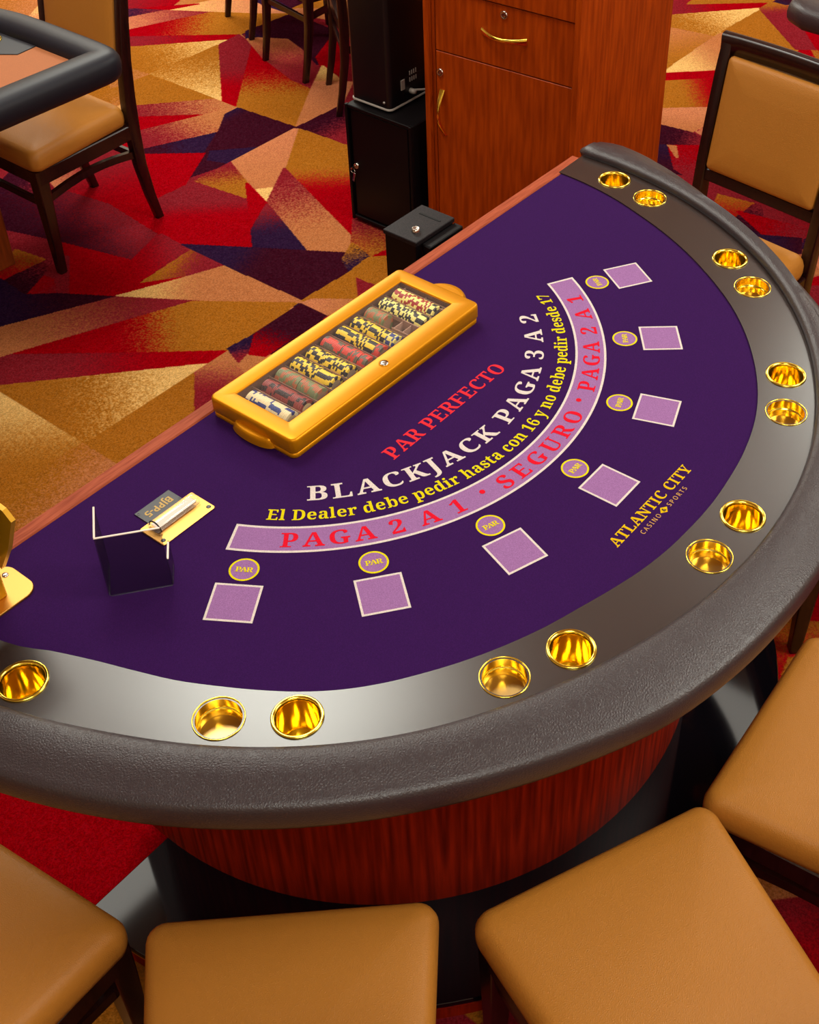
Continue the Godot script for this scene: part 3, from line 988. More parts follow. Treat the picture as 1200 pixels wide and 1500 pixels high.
# ------------------------------------------------------------------ chip tray with locked lid, and its chips
func chip_tray() -> void:
	var y := TABLE_TOP
	var at := Vector3(-0.0095, y, 0.102)
	var t := thing("chip_tray", "long gold chip tray with locked glass-topped lid near table's straight edge", "chip tray", at)
	var st := begin()
	var wc := Vector2(0.0005, -0.0055)
	hollow(st, [[0.480, 0.150, 1.0, 0.0005, 0.003], [0.528, 0.206, 0.0, 0.0005, 0.012], [0.530, 0.208, 0.0, 0.0015, 0.012], [0.530, 0.208, 0.0, 0.010, 0.012], [0.524, 0.202, 0.0, 0.0115, 0.010], [0.480, 0.150, 1.0, 0.0115, 0.003], [0.480, 0.150, 1.0, 0.0005, 0.003]], wc, 5)
	obj("base", st, mat.gold_paint, t)
	# the lid: a frame lofted round the window, from the outside bottom over the rounded top to the window's edge
	st = begin()
	hollow(st, [[0.531, 0.209, 0.0, 0.013, 0.012], [0.534, 0.2125, 0.0, 0.016, 0.013], [0.534, 0.2125, 0.0, 0.0385, 0.014], [0.5325, 0.211, 0.0, 0.0415, 0.013], [0.529, 0.2075, 0.0, 0.0438, 0.011], [0.524, 0.2025, 0.0, 0.0445, 0.009], [0.466, 0.137, 1.0, 0.0445, 0.003], [0.463, 0.134, 1.0, 0.0438, 0.002], [0.461, 0.132, 1.0, 0.0425, 0.0015], [0.461, 0.132, 1.0, 0.0405, 0.0015]], wc, 6)
	obj("lid", st, mat.gold_paint, t)
	st = begin()
	box(st, Vector3(wc.x, 0.0415, wc.y), Vector3(0.4605, 0.0012, 0.1315), 0.0)
	obj("window_pane", st, mat.glass_pane, t, "clear window of the lid")
	# inner liner: floor and end walls seen through the window
	st = begin()
	for i in 11:
		var arc := []
		for k in 13:
			var a := PI + PI * k / 12.0
			arc.append(Vector3(-0.208 + 0.0415 * i + 0.0202 * cos(a), 0.0212 + 0.0202 * sin(a), 0))
		st.set_smooth_group(2)
		for k in 12:
			quad(st, arc[k] + Vector3(0, 0, -0.0745), arc[k + 1] + Vector3(0, 0, -0.0745), arc[k + 1] + Vector3(0, 0, 0.0635), arc[k] + Vector3(0, 0, 0.0635), Vector3(arc[k].x, -1, 0))
	for s in [-1.0, 1.0]:
		box(st, Vector3(wc.x + s * 0.2335, 0.026, wc.y), Vector3(0.002, 0.027, 0.142), 0.0)
		box(st, Vector3(wc.x, 0.020, wc.y + s * 0.071), Vector3(0.468, 0.039, 0.002), 0.0)
	obj("liner", st, mat.tray_plastic, t)
	for i in 12:
		st = begin()
		box(st, Vector3(-0.2285 + 0.0415 * i, 0.026, wc.y), Vector3(0.0010, 0.010, 0.138), 0.0004)
		obj("divider", st, mat.clear_plastic, t)
	# clear spacer shells in the partly empty rows
	for q in [[8, 0.018, 0.05], [10, -0.052, -0.03]]:
		st = begin()
		for s in [-1.0, 1.0]:
			box(st, Vector3(-0.208 + 0.0415 * q[0] + s * 0.016 + (0.024 if q[0] == 10 else 0.0), 0.024, (q[1] + q[2]) / 2 if q[0] == 8 else -0.005), Vector3(0.002, 0.022, (0.05 if q[0] == 8 else 0.12)), 0.0008)
		for k in 3:
			box(st, Vector3(-0.208 + 0.0415 * q[0] + (0.024 if q[0] == 10 else 0.0), 0.022, (0.012 + 0.022 * k) if q[0] == 8 else (-0.06 + 0.055 * k)), Vector3(0.031, 0.020, 0.0016), 0.0006)
		obj("spacer", st, mat.clear_plastic, t, "clear plastic spacer in a partly empty row")
	# lock barrel on the front of the lid
	st = begin()
	lathe(st, [Vector2(0.0105, -0.001), Vector2(0.0105, 0.0008), Vector2(0.009, 0.0012), Vector2(0.0085, 0.0002)], 28, Vector3(0.0015, 0.0445, 0.083))
	obj("lock_ring", st, mat.gold_paint, t)
	st = begin()
	lathe(st, [Vector2(0.0085, 0.0), Vector2(0.0082, 0.0012), Vector2(0.003, 0.0014), Vector2(0, 0.0014)], 28, Vector3(0.0015, 0.0445, 0.083))
	box(st, Vector3(0.0015, 0.0461, 0.083), Vector3(0.004, 0.0006, 0.0009), 0.0)
	obj("lock", st, mat.nickel, t, "nickel key lock")
	# rounded grip at each end
	for e in [[1.0, 0.058], [-1.0, 0.020]]:
		st = begin()
		var rr := []
		for k in 9:
			var u := float(k) / 8.0
			var ring := PackedVector3Array()
			for i in 25:
				var a := -PI / 2 + PI * i / 24.0
				var wx: float = e[1] * (1.0 - 0.28 * u * u) * pow(cos(a), 0.8)
				ring.append(Vector3(e[0] * (0.262 + wx), lerpf(0.004, 0.022, sin(u * PI / 2)) if u < 1.0 else 0.0222, 0.004 + 0.052 * sin(a) * (1.0 - 0.2 * u)))
			rr.append(ring)
		loft(st, rr)
		obj("grip", st, mat.gold_paint, t)


func hollow(st: SurfaceTool, spec: Array, wc: Vector2, outer: int) -> void:
	# [width, depth, share of the window's offset, height, corner radius] ring after ring; the first «outer» bands face outwards, the rest face the opening
	var rings := []
	for q in spec:
		var ring := PackedVector3Array()
		for p in rounded(q[0], q[1], q[4], wc * q[2]):
			ring.append(v3(p, q[3]))
		rings.append(ring)
	st.set_smooth_group(0)
	for i in rings.size() - 1:
		var n: int = rings[i].size()
		for k in n:
			var l := (k + 1) % n
			var mid: Vector3 = (rings[i][k] + rings[i + 1][l]) / 2.0
			var out: float = 0.9 if i < outer else 1.1
			quad(st, rings[i][k], rings[i][l], rings[i + 1][l], rings[i + 1][k], Vector3(mid.x * out, mid.y - 0.004, mid.z * out))


func lin(r: int, g: int, b: int) -> Color:
	return Color8(r, g, b).srgb_to_linear()


func chip_mesh(base: Color, spot: Color, inlay: Color, spots: int, share: float) -> ArrayMesh:
	var st := begin()
	var n := 36
	var th := 0.0036
	var prof := [Vector2(0.0, 0.0), Vector2(0.0125, 0.0), Vector2(0.0188, 0.0), Vector2(0.0195, 0.0007), Vector2(0.0195, th - 0.0007), Vector2(0.0188, th), Vector2(0.0125, th), Vector2(0.0, th)]
	for k in n:
		var col := spot if fposmod(float(k * spots) / n, 1.0) < share else base
		var a := TAU * k / n
		var b := TAU * (k + 1) / n
		var d0 := Vector3(cos(a), sin(a), 0)
		var d1 := Vector3(cos(b), sin(b), 0)
		for i in prof.size() - 1:
			st.set_smooth_group(i)
			st.set_color(inlay if i == 0 or i == prof.size() - 2 else col)
			var p0: Vector3 = d0 * prof[i].x + Vector3(0, 0, prof[i].y)
			var p1: Vector3 = d1 * prof[i].x + Vector3(0, 0, prof[i].y)
			var p2: Vector3 = d1 * prof[i + 1].x + Vector3(0, 0, prof[i + 1].y)
			var p3: Vector3 = d0 * prof[i + 1].x + Vector3(0, 0, prof[i + 1].y)
			var ref := Vector3(0, 0, th / 2)
			if prof[i].x > 0:
				tri(st, p0, p1, p2, ref)
			if prof[i + 1].x > 0:
				tri(st, p0, p2, p3, ref)
	st.generate_normals()
	return st.commit()


func chips() -> void:
	var cream := lin(226, 205, 160)
	var blue := lin(40, 50, 120)
	var rose := lin(140, 50, 45)
	var brown := lin(48, 20, 18)
	var green := lin(118, 124, 84)
	var orange := lin(176, 100, 62)
	var black := lin(34, 26, 30)
	var yellow := lin(240, 200, 50)
	var red := lin(205, 60, 45)
	var grey := lin(100, 85, 70)
	var scarlet := lin(160, 24, 18)
	var pale := lin(238, 222, 130)
	var kinds := {
		"cream": chip_mesh(cream, blue, lin(180, 150, 110), 4, 0.24), "rose": chip_mesh(rose, brown, lin(205, 175, 125), 4, 0.3), "green": chip_mesh(green, orange, lin(150, 115, 90), 4, 0.34),
		"yellow": chip_mesh(yellow, black, lin(150, 125, 100), 6, 0.5), "red": chip_mesh(red, grey, lin(150, 110, 80), 4, 0.34), "bluish": chip_mesh(lin(225, 205, 110), blue, cream, 6, 0.34),
		"black": chip_mesh(black, pale, lin(90, 85, 80), 6, 0.5), "scarlet": chip_mesh(scarlet, pale, lin(120, 110, 100), 6, 0.34)}
	var words := {"cream": "cream chip with blue edge spots", "rose": "dark red chip with brown edge spots", "green": "sage green chip with orange edge spots", "yellow": "black and yellow spotted chip", "red": "bright red chip with grey edge spots", "bluish": "pale yellow chip with blue edge spots", "black": "black chip with pale yellow edge spots", "scarlet": "scarlet chip with pale yellow edge spots"}
	# row by row from the left end: [kind, count] runs from the back of the row to the front
	var rows := [[["cream", 28]], [["rose", 28]], [["green", 15], ["gap", 1], ["green", 13]], [["yellow", 28]], [["yellow", 28]], [["red", 13], ["gap", 1], ["red", 12], ["gap", 1], ["red", 5]], [["yellow", 26], ["red", 4]], [["yellow", 24], ["bluish", 6]], [["green", 13]], [["black", 31]], [["scarlet", 25], ["black", 4]]]
	var where := ["leftmost", "second from left", "third from left", "fourth from left", "fifth from left", "middle", "fifth from right", "fourth from right", "short third from right", "second from right", "rightmost"]
	for i in rows.size():
		var z := 0.0365 + rng.randf() * 0.003 + (0.004 if i in [0, 1] else 0.0)
		for run in rows[i]:
			if run[0] == "gap":
				z += 0.0014
				continue
			var turn := rng.randf() * TAU
			for k in run[1]:
				var o := put(numbered("casino_chip"), kinds[run[0]], mat.chip_edge, self)
				tag(o, "%s, %s row of the tray" % [words[run[0]], where[i]], "chip", "%s chips, %s row of the tray" % [run[0], where[i]])
				if rng.randf() < 0.62:
					turn += rng.randf_range(-0.8, 0.8)
				o.transform = Transform3D(Basis(Vector3(0, 0, 1), turn), Vector3(-0.2175 + 0.0415 * i + rng.randf_range(-0.0003, 0.0003), TABLE_TOP, z))
				o.position.y = TABLE_TOP + 0.0208
				z += 0.00365


# ------------------------------------------------------------------ small things on the table
func discard_rack() -> void:
	# bent smoked acrylic; local x along the front plate, local z towards the viewer's side
	var dir := Vector3(0.075, 0, 0.060).normalized()
	var t := thing("discard_rack", "smoked dark acrylic card holder bent into an upright corner on the purple felt", "card holder", Vector3(-0.682, TABLE_TOP, 0.201), -atan2(dir.z, dir.x))
	var st := begin()
	box(st, Vector3(0.048, 0.065, 0), Vector3(0.096, 0.127, 0.003), 0.0006)
	obj("front_plate", st, mat.smoked_acrylic, t)
	st = begin()
	box(st, Vector3(-0.0013, 0.065, -0.036), Vector3(0.003, 0.127, 0.068), 0.0006)
	obj("side_plate", st, mat.smoked_acrylic, t)
	st = begin()
	var b := Basis(Vector3.UP, deg_to_rad(-4.0))
	box(st, Vector3(0.0962, 0.029, 0) + b * Vector3(0, 0, -0.024), Vector3(0.003, 0.056, 0.045), 0.0012, b)
	obj("low_plate", st, mat.smoked_acrylic, t)
	st = begin()
	for e in [[Vector3(0.0465, 0.129, 0), Vector3(0.098, 0.002, 0.0032), Basis()], [Vector3(-0.0013, 0.129, -0.036), Vector3(0.0032, 0.002, 0.069), Basis()], [Vector3(0.0962, 0.0578, 0) + b * Vector3(0, 0, -0.022), Vector3(0.0034, 0.0016, 0.038), b]]:
		st = begin()
		box(st, e[0], e[1], 0.0006, e[2])
		obj("polished_edge", st, mat.acrylic_edge, t, "bright polished rim of a plate")


func money_slot() -> void:
	var t := thing("money_slot", "brass cash slot plate holding a clear round-topped acrylic paddle", "cash slot", Vector3(-0.5, TABLE_TOP, 0.1535))
	var st := begin()
	prism(st, rounded(0.116, 0.060, 0.004), 0.0006, 0.003, 0.001)
	obj("plate", st, mat.satin_brass, t)
	st = begin()
	for s in [-1.0, 1.0]:
		lathe(st, [Vector2(0.0042, 0.003), Vector2(0.0038, 0.0036), Vector2(0.002, 0.0031), Vector2(0, 0.0031)], 16, Vector3(s * 0.050, 0, 0.021))
	obj("screw", st, mat.black_plastic, t, "two dark screws at the plate's front corners")
	st = begin()
	box(st, Vector3(0.002, 0.0035, -0.008), Vector3(0.088, 0.0016, 0.006), 0.0004)
	obj("slot", st, mat.hole_black, t)
	# clear paddle lying in the slot: a bar with a half-round top
	st = begin()
	var rings := []
	for q in [[-0.048, 0.75], [-0.046, 0.95], [-0.042, 1.0], [0.042, 1.0], [0.047, 0.93], [0.049, 0.7]]:
		var ring := PackedVector3Array()
		for k in 25:
			var a := PI * k / 24.0
			ring.append(Vector3(q[0], 0.0062 + 0.0125 * sin(a) * q[1], -0.008 + 0.0135 * cos(a) * q[1]))
		rings.append(ring)
	loft(st, rings)
	var paddle := obj("paddle", st, mat.clear_sheet, t, "clear acrylic paddle")
	st = begin()
	box(st, Vector3(0, 0.0105, -0.008), Vector3(0.084, 0.0010, 0.018), 0.0006)
	obj("paddle_label", st, mat.acrylic_edge, t)
	st = begin()
	var loop := []
	for k in 25:
		var a := PI * k / 24.0
		loop.append(Vector3(-0.0405, 0.0058 + 0.0135 * sin(a), -0.008 + 0.0147 * cos(a)))
	tube(st, loop, 0.0013, 8)
	obj("rubber_ring", st, mat.black_rubber, paddle)


func number_tag() -> void:
	var t := thing("number_tag", "small black engraved number plate BJPP-5 lying beside brass cash slot", "tag", Vector3(-0.5, TABLE_TOP, 0.1065))
	var st := begin()
	box(st, Vector3(0, 0.001, 0), Vector3(0.076, 0.002, 0.037), 0.0004)
	obj("plate", st, mat.tag_black, t)
	st = begin()
	line_text(st, mono, "BJPP-5", Vector3(0.0285, 0.0018, -0.0065), Vector3(-1, 0, 0), Vector3(0, 0, 1), 0.0145, 0.057, 1.0)
	obj("lettering", st, mat.tag_gold, t)
	st = begin()
	for s in [-1.0, 1.0]:
		lathe(st, [Vector2(0.003, 0.002), Vector2(0.003, 0.0024), Vector2(0.0018, 0.0024), Vector2(0.0018, 0.002)], 14, Vector3(s * 0.034, 0, 0.013 if s > 0 else -0.012), Basis(), -1)
	obj("screw_hole", st, mat.black_plastic, t)


func display_stand() -> void:
	var t := thing("display_stand", "gold table stand with rounded foot plate holding a tilted black screen", "display", Vector3(-0.80, TABLE_TOP, 0.055))
	var st := begin()
	prism(st, rounded(0.100, 0.088, 0.024, Vector2(0.012, 0.0), 8), 0.0, 0.004, 0.001, true)
	obj("foot_plate", st, mat.satin_brass, t)
	st = begin()
	lathe(st, [Vector2(0.0055, 0.004), Vector2(0.005, 0.0055), Vector2(0.002, 0.0062), Vector2(0, 0.0062)], 18, Vector3(0.044, 0, -0.020))
	obj("screw", st, mat.nickel, t)
	st = begin()
	box(st, Vector3(0.004, 0.034, 0.004), Vector3(0.034, 0.064, 0.030), 0.003)
	obj("post", st, mat.yellow_gold, t)
	# side cheek of the screen housing, in the plane x = 0.035
	st = begin()
	var prof := [Vector2(0.022, 0.050), Vector2(0.004, 0.072), Vector2(0.046, 0.152), Vector2(0.072, 0.215), Vector2(0.088, 0.214), Vector2(0.104, 0.200), Vector2(0.066, 0.120)]
	for x in [0.036, -0.090]:
		var r0 := PackedVector3Array()
		var r1 := PackedVector3Array()
		for q in prof:
			r0.append(Vector3(x, q.y, q.x - 0.012))
			r1.append(Vector3(x - 0.008, q.y, q.x - 0.012))
		st = begin()
		loft(st, [r0, r1], true, true, -1)
		obj("housing_cheek", st, mat.yellow_gold, t)
	st = begin()
	var b := Basis(Vector3.RIGHT, deg_to_rad(-59.0))
	box(st, Vector3(-0.029, 0.150, 0.040), Vector3(0.112, 0.012, 0.155), 0.003, Basis(Vector3.RIGHT, deg_to_rad(-66.0)))
	obj("screen", st, mat.black_plastic, t, "dark screen")


func drop_box() -> void:
	var t := thing("drop_box", "black steel drop box with money slot and key lock hung beside wooden edge", "drop box", Vector3(0.524, 0.0, -0.175))
	var y := 0.74
	var st := begin()
	box(st, Vector3(0, y - 0.155, 0), Vector3(0.134, 0.30, 0.094), 0.002)
	obj("body", st, mat.black_steel, t)
	st = begin()
	box(st, Vector3(0, y - 0.006, 0), Vector3(0.140, 0.012, 0.099), 0.0015)
	obj("lid", st, mat.speckled_steel, t, "dark speckled lid")
	st = begin()
	box(st, Vector3(0.036, y + 0.0003, 0.003), Vector3(0.0055, 0.0014, 0.062), 0.0003)
	obj("slot", st, mat.hole_black, t)
	st = begin()
	lathe(st, [Vector2(0.0105, y), Vector2(0.0105, y + 0.001), Vector2(0.0085, y + 0.009), Vector2(0.0075, y + 0.0095), Vector2(0.0055, y + 0.0085), Vector2(0, y + 0.0085)], 14, Vector3(-0.0315, 0, 0.017))
	obj("lock", st, mat.nickel, t, "shiny nickel lock")
	# hanging rail between box and table
	st = begin()
	box(st, Vector3(0.01, y - 0.020, 0.062), Vector3(0.118, 0.016, 0.026), 0.002)
	box(st, Vector3(0.01, y - 0.034, 0.090), Vector3(0.118, 0.005, 0.066), 0.001)
	box(st, Vector3(-0.047, y - 0.055, 0.062), Vector3(0.006, 0.08, 0.022), 0.001)
	obj("hanger", st, mat.black_steel, t)


# ------------------------------------------------------------------ behind the table
func bow_handle(parent: Node3D, a: Vector3, b: Vector3, out: Vector3) -> void:
	var st := begin()
	var path := []
	for k in 17:
		var u := k / 16.0
		path.append(a.lerp(b, u) + out * (0.028 * sin(PI * u)))
	var sizes := []
	for k in 17:
		var w := 1.0 + 0.9 * pow(absf(k / 8.0 - 1.0), 2.0)
		sizes.append(Vector2(w, 1.0))
	var prof := []
	for k in 10:
		prof.append(Vector2(cos(TAU * k / 10) * 0.006, sin(TAU * k / 10) * 0.0042))
	sweep(st, path, prof, out, true, 0, sizes)
	obj("handle", st, mat.polished_gold, parent, "polished gold bow handle")


func key_lock(parent: Node3D, at: Vector3) -> void:
	var st := begin()
	var b := Basis(Vector3(0, 0, 1), PI / 2)
	lathe(st, [Vector2(0.0122, 0.0), Vector2(0.0122, 0.003), Vector2(0.0100, 0.0048), Vector2(0.008, 0.003), Vector2(0.0055, 0.0034), Vector2(0, 0.0034)], 22, at, b)
	obj("lock", st, mat.nickel, parent, "round nickel lock")


func cabinet() -> void:
	# local x runs back from the front face, local z along the front
	var t := thing("wooden_cabinet", "tall reddish wood cabinet with drawer, door and gold bow handles", "cabinet", Vector3(1.372, 0, -0.862), deg_to_rad(3.8))
	var w := 0.532
	var st := begin()
	box(st, Vector3(0.30, 0.56, 0.265), Vector3(0.545, 1.08, w - 0.04), 0.001)
	box(st, Vector3(0.30, 1.115, 0.266), Vector3(0.58, 0.03, w), 0.002)
	box(st, Vector3(0.31, 0.03, 0.266), Vector3(0.53, 0.06, w - 0.02), 0.001)
	obj("body", st, mat.cabinet_wood, t)
	st = begin()
	box(st, Vector3(0.2865, 0.58, 0.009), Vector3(0.573, 1.04, 0.018), 0.0015)
	obj("side_panel", st, mat.cabinet_wood, t)
	st = begin()
	box(st, Vector3(0.296, 0.58, 0.0245), Vector3(0.560, 1.04, 0.012), 0.0015)
	obj("stile", st, mat.cabinet_wood, t)
	st = begin()
	box(st, Vector3(0.2865, 0.58, w - 0.010), Vector3(0.573, 1.04, 0.020), 0.0015)
	obj("side_panel", st, mat.cabinet_wood, t)
	for d in [[0.686, 0.8715, 0.014], [0.8765, 1.06, 0.008]]:
		st = begin()
		box(st, Vector3(d[2] + 0.010, (d[0] + d[1]) / 2, 0.2725), Vector3(0.020, d[1] - d[0], 0.476), 0.0015)
		var dr := obj("drawer", st, mat.cabinet_wood, t)
		bow_handle(dr, Vector3(d[2], lerpf(d[0], d[1], 0.52), 0.200), Vector3(d[2], lerpf(d[0], d[1], 0.52), 0.352), Vector3(-1, 0, 0))
		key_lock(dr, Vector3(d[2], lerpf(d[0], d[1], 0.86), 0.275))
	st = begin()
	box(st, Vector3(0.024, 0.373, 0.2725), Vector3(0.020, 0.620, 0.476), 0.0015)
	var door := obj("door", st, mat.cabinet_wood, t)
	bow_handle(door, Vector3(0.014, 0.562, 0.055), Vector3(0.014, 0.415, 0.060), Vector3(-1, 0, 0))
	key_lock(door, Vector3(0.014, 0.617, 0.049))


func steel_safe() -> void:
	var t := thing("steel_safe", "black steel safe box on carpet with keys hanging in its door", "safe", Vector3(1.344, 0, -1.175))
	var st := begin()
	box(st, Vector3(0.20, 0.218, 0.140), Vector3(0.39, 0.420, 0.276), 0.003)
	obj("body", st, mat.black_steel, t)
	st = begin()
	box(st, Vector3(0.004, 0.222, 0.140), Vector3(0.010, 0.385, 0.240), 0.002)
	var door := obj("door", st, mat.black_steel, t)
	st = begin()
	for s in [0.0055, 0.2745]:
		box(st, Vector3(-0.001, 0.218, s), Vector3(0.014, 0.424, 0.011), 0.002)
	box(st, Vector3(0.001, 0.4245, 0.140), Vector3(0.014, 0.012, 0.258), 0.002)
	box(st, Vector3(0.001, 0.018, 0.140), Vector3(0.014, 0.014, 0.258), 0.002)
	obj("door_frame", st, mat.black_steel, t)
	st = begin()
	var b := Basis(Vector3(0, 0, 1), PI / 2)
	lathe(st, [Vector2(0.010, 0.0), Vector2(0.010, 0.005), Vector2(0.008, 0.007), Vector2(0.004, 0.007), Vector2(0, 0.007)], 22, Vector3(-0.001, 0.216, 0.034), b)
	obj("lock", st, mat.nickel, door, "round nickel lock")
	st = begin()
	box(st, Vector3(-0.016, 0.214, 0.032), Vector3(0.020, 0.009, 0.0025), 0.0005)
	var loop := []
	for k in 17:
		loop.append(Vector3(-0.018, 0.203, 0.028) + Vector3(0, cos(TAU * k / 16), sin(TAU * k / 16)) * 0.009)
	tube(st, loop, 0.0009, 6, false)
	box(st, Vector3(-0.016, 0.178, 0.030), Vector3(0.0022, 0.034, 0.008), 0.0006, Basis(Vector3.RIGHT, 0.25))
	obj("key_ring", st, mat.nickel, door, "bunch of small keys")


func computer() -> void:
	var t := thing("computer_tower", "tall black metal equipment case standing on the steel safe", "computer", Vector3(1.372, 0.430, -1.172))
	var st := begin()
	var rings := []
	for y in [0.012, 0.62]:
		var ring := PackedVector3Array()
		for p in rounded(0.36, 0.164, 0.016, Vector2(0.18, 0.082)):
			ring.append(v3(p, y))
		rings.append(ring)
	loft(st, rings)
	obj("case", st, mat.black_plastic, t)
	st = begin()
	prism(st, rounded(0.366, 0.170, 0.018, Vector2(0.18, 0.082)), 0.006, 0.0115, 0.001, true)
	obj("base_rim", st, mat.steel_edge, t, "pale metal rim round the bottom")
	st = begin()
	for q in [[0.03, 0.03], [0.32, 0.03], [0.03, 0.134], [0.32, 0.134]]:
		lathe(st, [Vector2(0, 0), Vector2(0.012, 0), Vector2(0.012, 0.007), Vector2(0, 0.007)], 14, Vector3(q[0], 0, q[1]), Basis(), -1)
	obj("foot", st, mat.black_rubber, t)
	# connector panel on the side that faces the cabinet
	st = begin()
	box(st, Vector3(0.115, 0.055, 0.1645), Vector3(0.105, 0.075, 0.002), 0.0005)
	obj("connector_panel", st, mat.black_plastic, t)
	st = begin()
	box(st, Vector3(0.062, 0.075, 0.1665), Vector3(0.018, 0.034, 0.004), 0.001)
	obj("socket", st, mat.steel_edge, t)
	st = begin()
	for k in 8:
		box(st, Vector3(0.098 + 0.010 * (k % 4), 0.080 + 0.022 * (k / 4), 0.166), Vector3(0.0045, 0.014, 0.002), 0.0004)
	obj("port", st, mat.steel_edge, t)
	st = begin()
	var path := []
	for k in 13:
		var u := k / 12.0
		path.append(Vector3(lerpf(0.105, 0.26, u), 0.042 - 0.022 * u, 0.168 + 0.10 * sin(u * 1.5) * 0.6))
	tube(st, path, 0.004, 8)
	lathe(st, [Vector2(0, 0), Vector2(0.009, 0), Vector2(0.009, 0.014), Vector2(0.006, 0.022), Vector2(0, 0.022)], 12, Vector3(0.100, 0.042, 0.164), Basis(Vector3.RIGHT, PI / 2))
	obj("cable", st, mat.steel_edge, t, "plugged-in grey cable")
	st = begin()
	for q in [[0.018, 0.140], [0.41, 0.10]]:
		lathe(st, [Vector2(0.004, 0), Vector2(0.0035, 0.003), Vector2(0, 0.003)], 10, Vector3(0, q[0] + 0.012, q[1]), Basis(Vector3(0, 0, 1), PI / 2))
	obj("screw", st, mat.steel_edge, t)


func pad_profile(hw: float, hh: float) -> Array:
	var prof := []
	for k in 20:
		var a := TAU * k / 20
		prof.append(Vector2(hw * signf(cos(a)) * pow(absf(cos(a)), 0.75), hh * signf(sin(a)) * pow(absf(sin(a)), 0.75)))
	return prof


func far_tables() -> void:
	# table at the left: tan cloth, dark padded rail with a square corner
	var t := thing("gaming_table", "tan-topped card table with dark blue padded rail at picture's left edge", "card table")
	var out := [Vector2(-2.2, -1.385), Vector2(-1.2, -1.378), Vector2(-0.4, -1.374), Vector2(0.2, -1.370), Vector2(0.50, -1.366), Vector2(0.585, -1.366), Vector2(0.602, -1.376), Vector2(0.608, -1.42), Vector2(0.608, -1.55), Vector2(0.606, -1.68), Vector2(0.596, -1.80), Vector2(0.555, -1.95), Vector2(0.47, -2.12), Vector2(0.33, -2.30), Vector2(0.12, -2.46), Vector2(-0.2, -2.58), Vector2(-0.7, -2.64), Vector2(-1.3, -2.60), Vector2(-2.0, -2.5)]
	var st := begin()
	var top := PackedVector2Array(out)
	top.append(Vector2(-2.2, -2.4))
	prism(st, top, 0.735, 0.775)
	obj("tabletop", st, mat.tan_cloth, t)
	st = begin()
	var path := []
	for i in out.size() - 1:
		for k in 4:
			var q: Vector2 = out[i].cubic_interpolate(out[i + 1], out[maxi(i - 1, 0)], out[mini(i + 2, out.size() - 1)], k / 4.0)
			path.append(Vector3(q.x, 0.768, q.y))
	sweep(st, path, pad_profile(0.052, 0.044), Vector3.UP)
	obj("padded_rail", st, mat.far_rail, t)
	st = begin()
	prism(st, PackedVector2Array([Vector2(0.555, -1.605), Vector2(0.490, -1.600), Vector2(0.430, -1.680), Vector2(0.36, -1.90), Vector2(0.42, -2.0), Vector2(0.50, -1.92), Vector2(0.550, -1.78)]), 0.775, 0.7775)
	obj("vinyl_band", st, mat.dark_cloth, t)
	st = begin()
	box(st, Vector3(0.455, 0.776, -1.66), Vector3(0.004, 0.001, 0.13), 0.0, Basis(Vector3.UP, 0.75))
	obj("printed_line", st, mat.print_white, t)
	var c := Node3D.new()
	c.name = "cup_holder"
	c.position = Vector3(0.500, 0.7775, -1.745)
	t.add_child(c, true)
	st = begin()
	lathe(st, [Vector2(0.037, 0), Vector2(0.037, 0.002), Vector2(0.0345, 0.003), Vector2(0.032, 0.001), Vector2(0.031, -0.03), Vector2(0, -0.03)], 32)
	obj("rim", st, mat.polished_gold, c)
	st = begin()
	box(st, Vector3(-0.44, 0.37, -2.08), Vector3(1.80, 0.74, 0.44), 0.003)
	obj("pedestal", st, mat.pedestal_wood, t)
	# table at the far right: only the end of its padded rail reaches into the frame
	t = thing("gaming_table", "dark padded table rail end at the picture's top right corner", "card table")
	st = begin()
	box(st, Vector3(2.60, 0.745, 0.85), Vector3(1.0, 0.05, 1.7), 0.004)
	obj("tabletop", st, mat.dark_cloth, t)
	st = begin()
	path = []
	var sizes := []
	for q in [[3.08, -0.008, 1.0], [2.4, -0.01, 1.0], [2.17, -0.01, 1.0], [2.112, 0.005, 1.0], [2.10, 0.03, 1.0], [2.096, 0.12, 1.0], [2.10, 0.6, 1.0], [2.10, 1.7, 1.0]]:
		path.append(Vector3(q[0], 0.772, q[1]))
	sweep(st, path, pad_profile(0.055, 0.040), Vector3.UP)
	obj("padded_rail", st, mat.rail, t)
	st = begin()
	box(st, Vector3(2.62, 0.36, 0.85), Vector3(0.5, 0.72, 1.0), 0.003)
	obj("pedestal", st, mat.pedestal_wood, t)


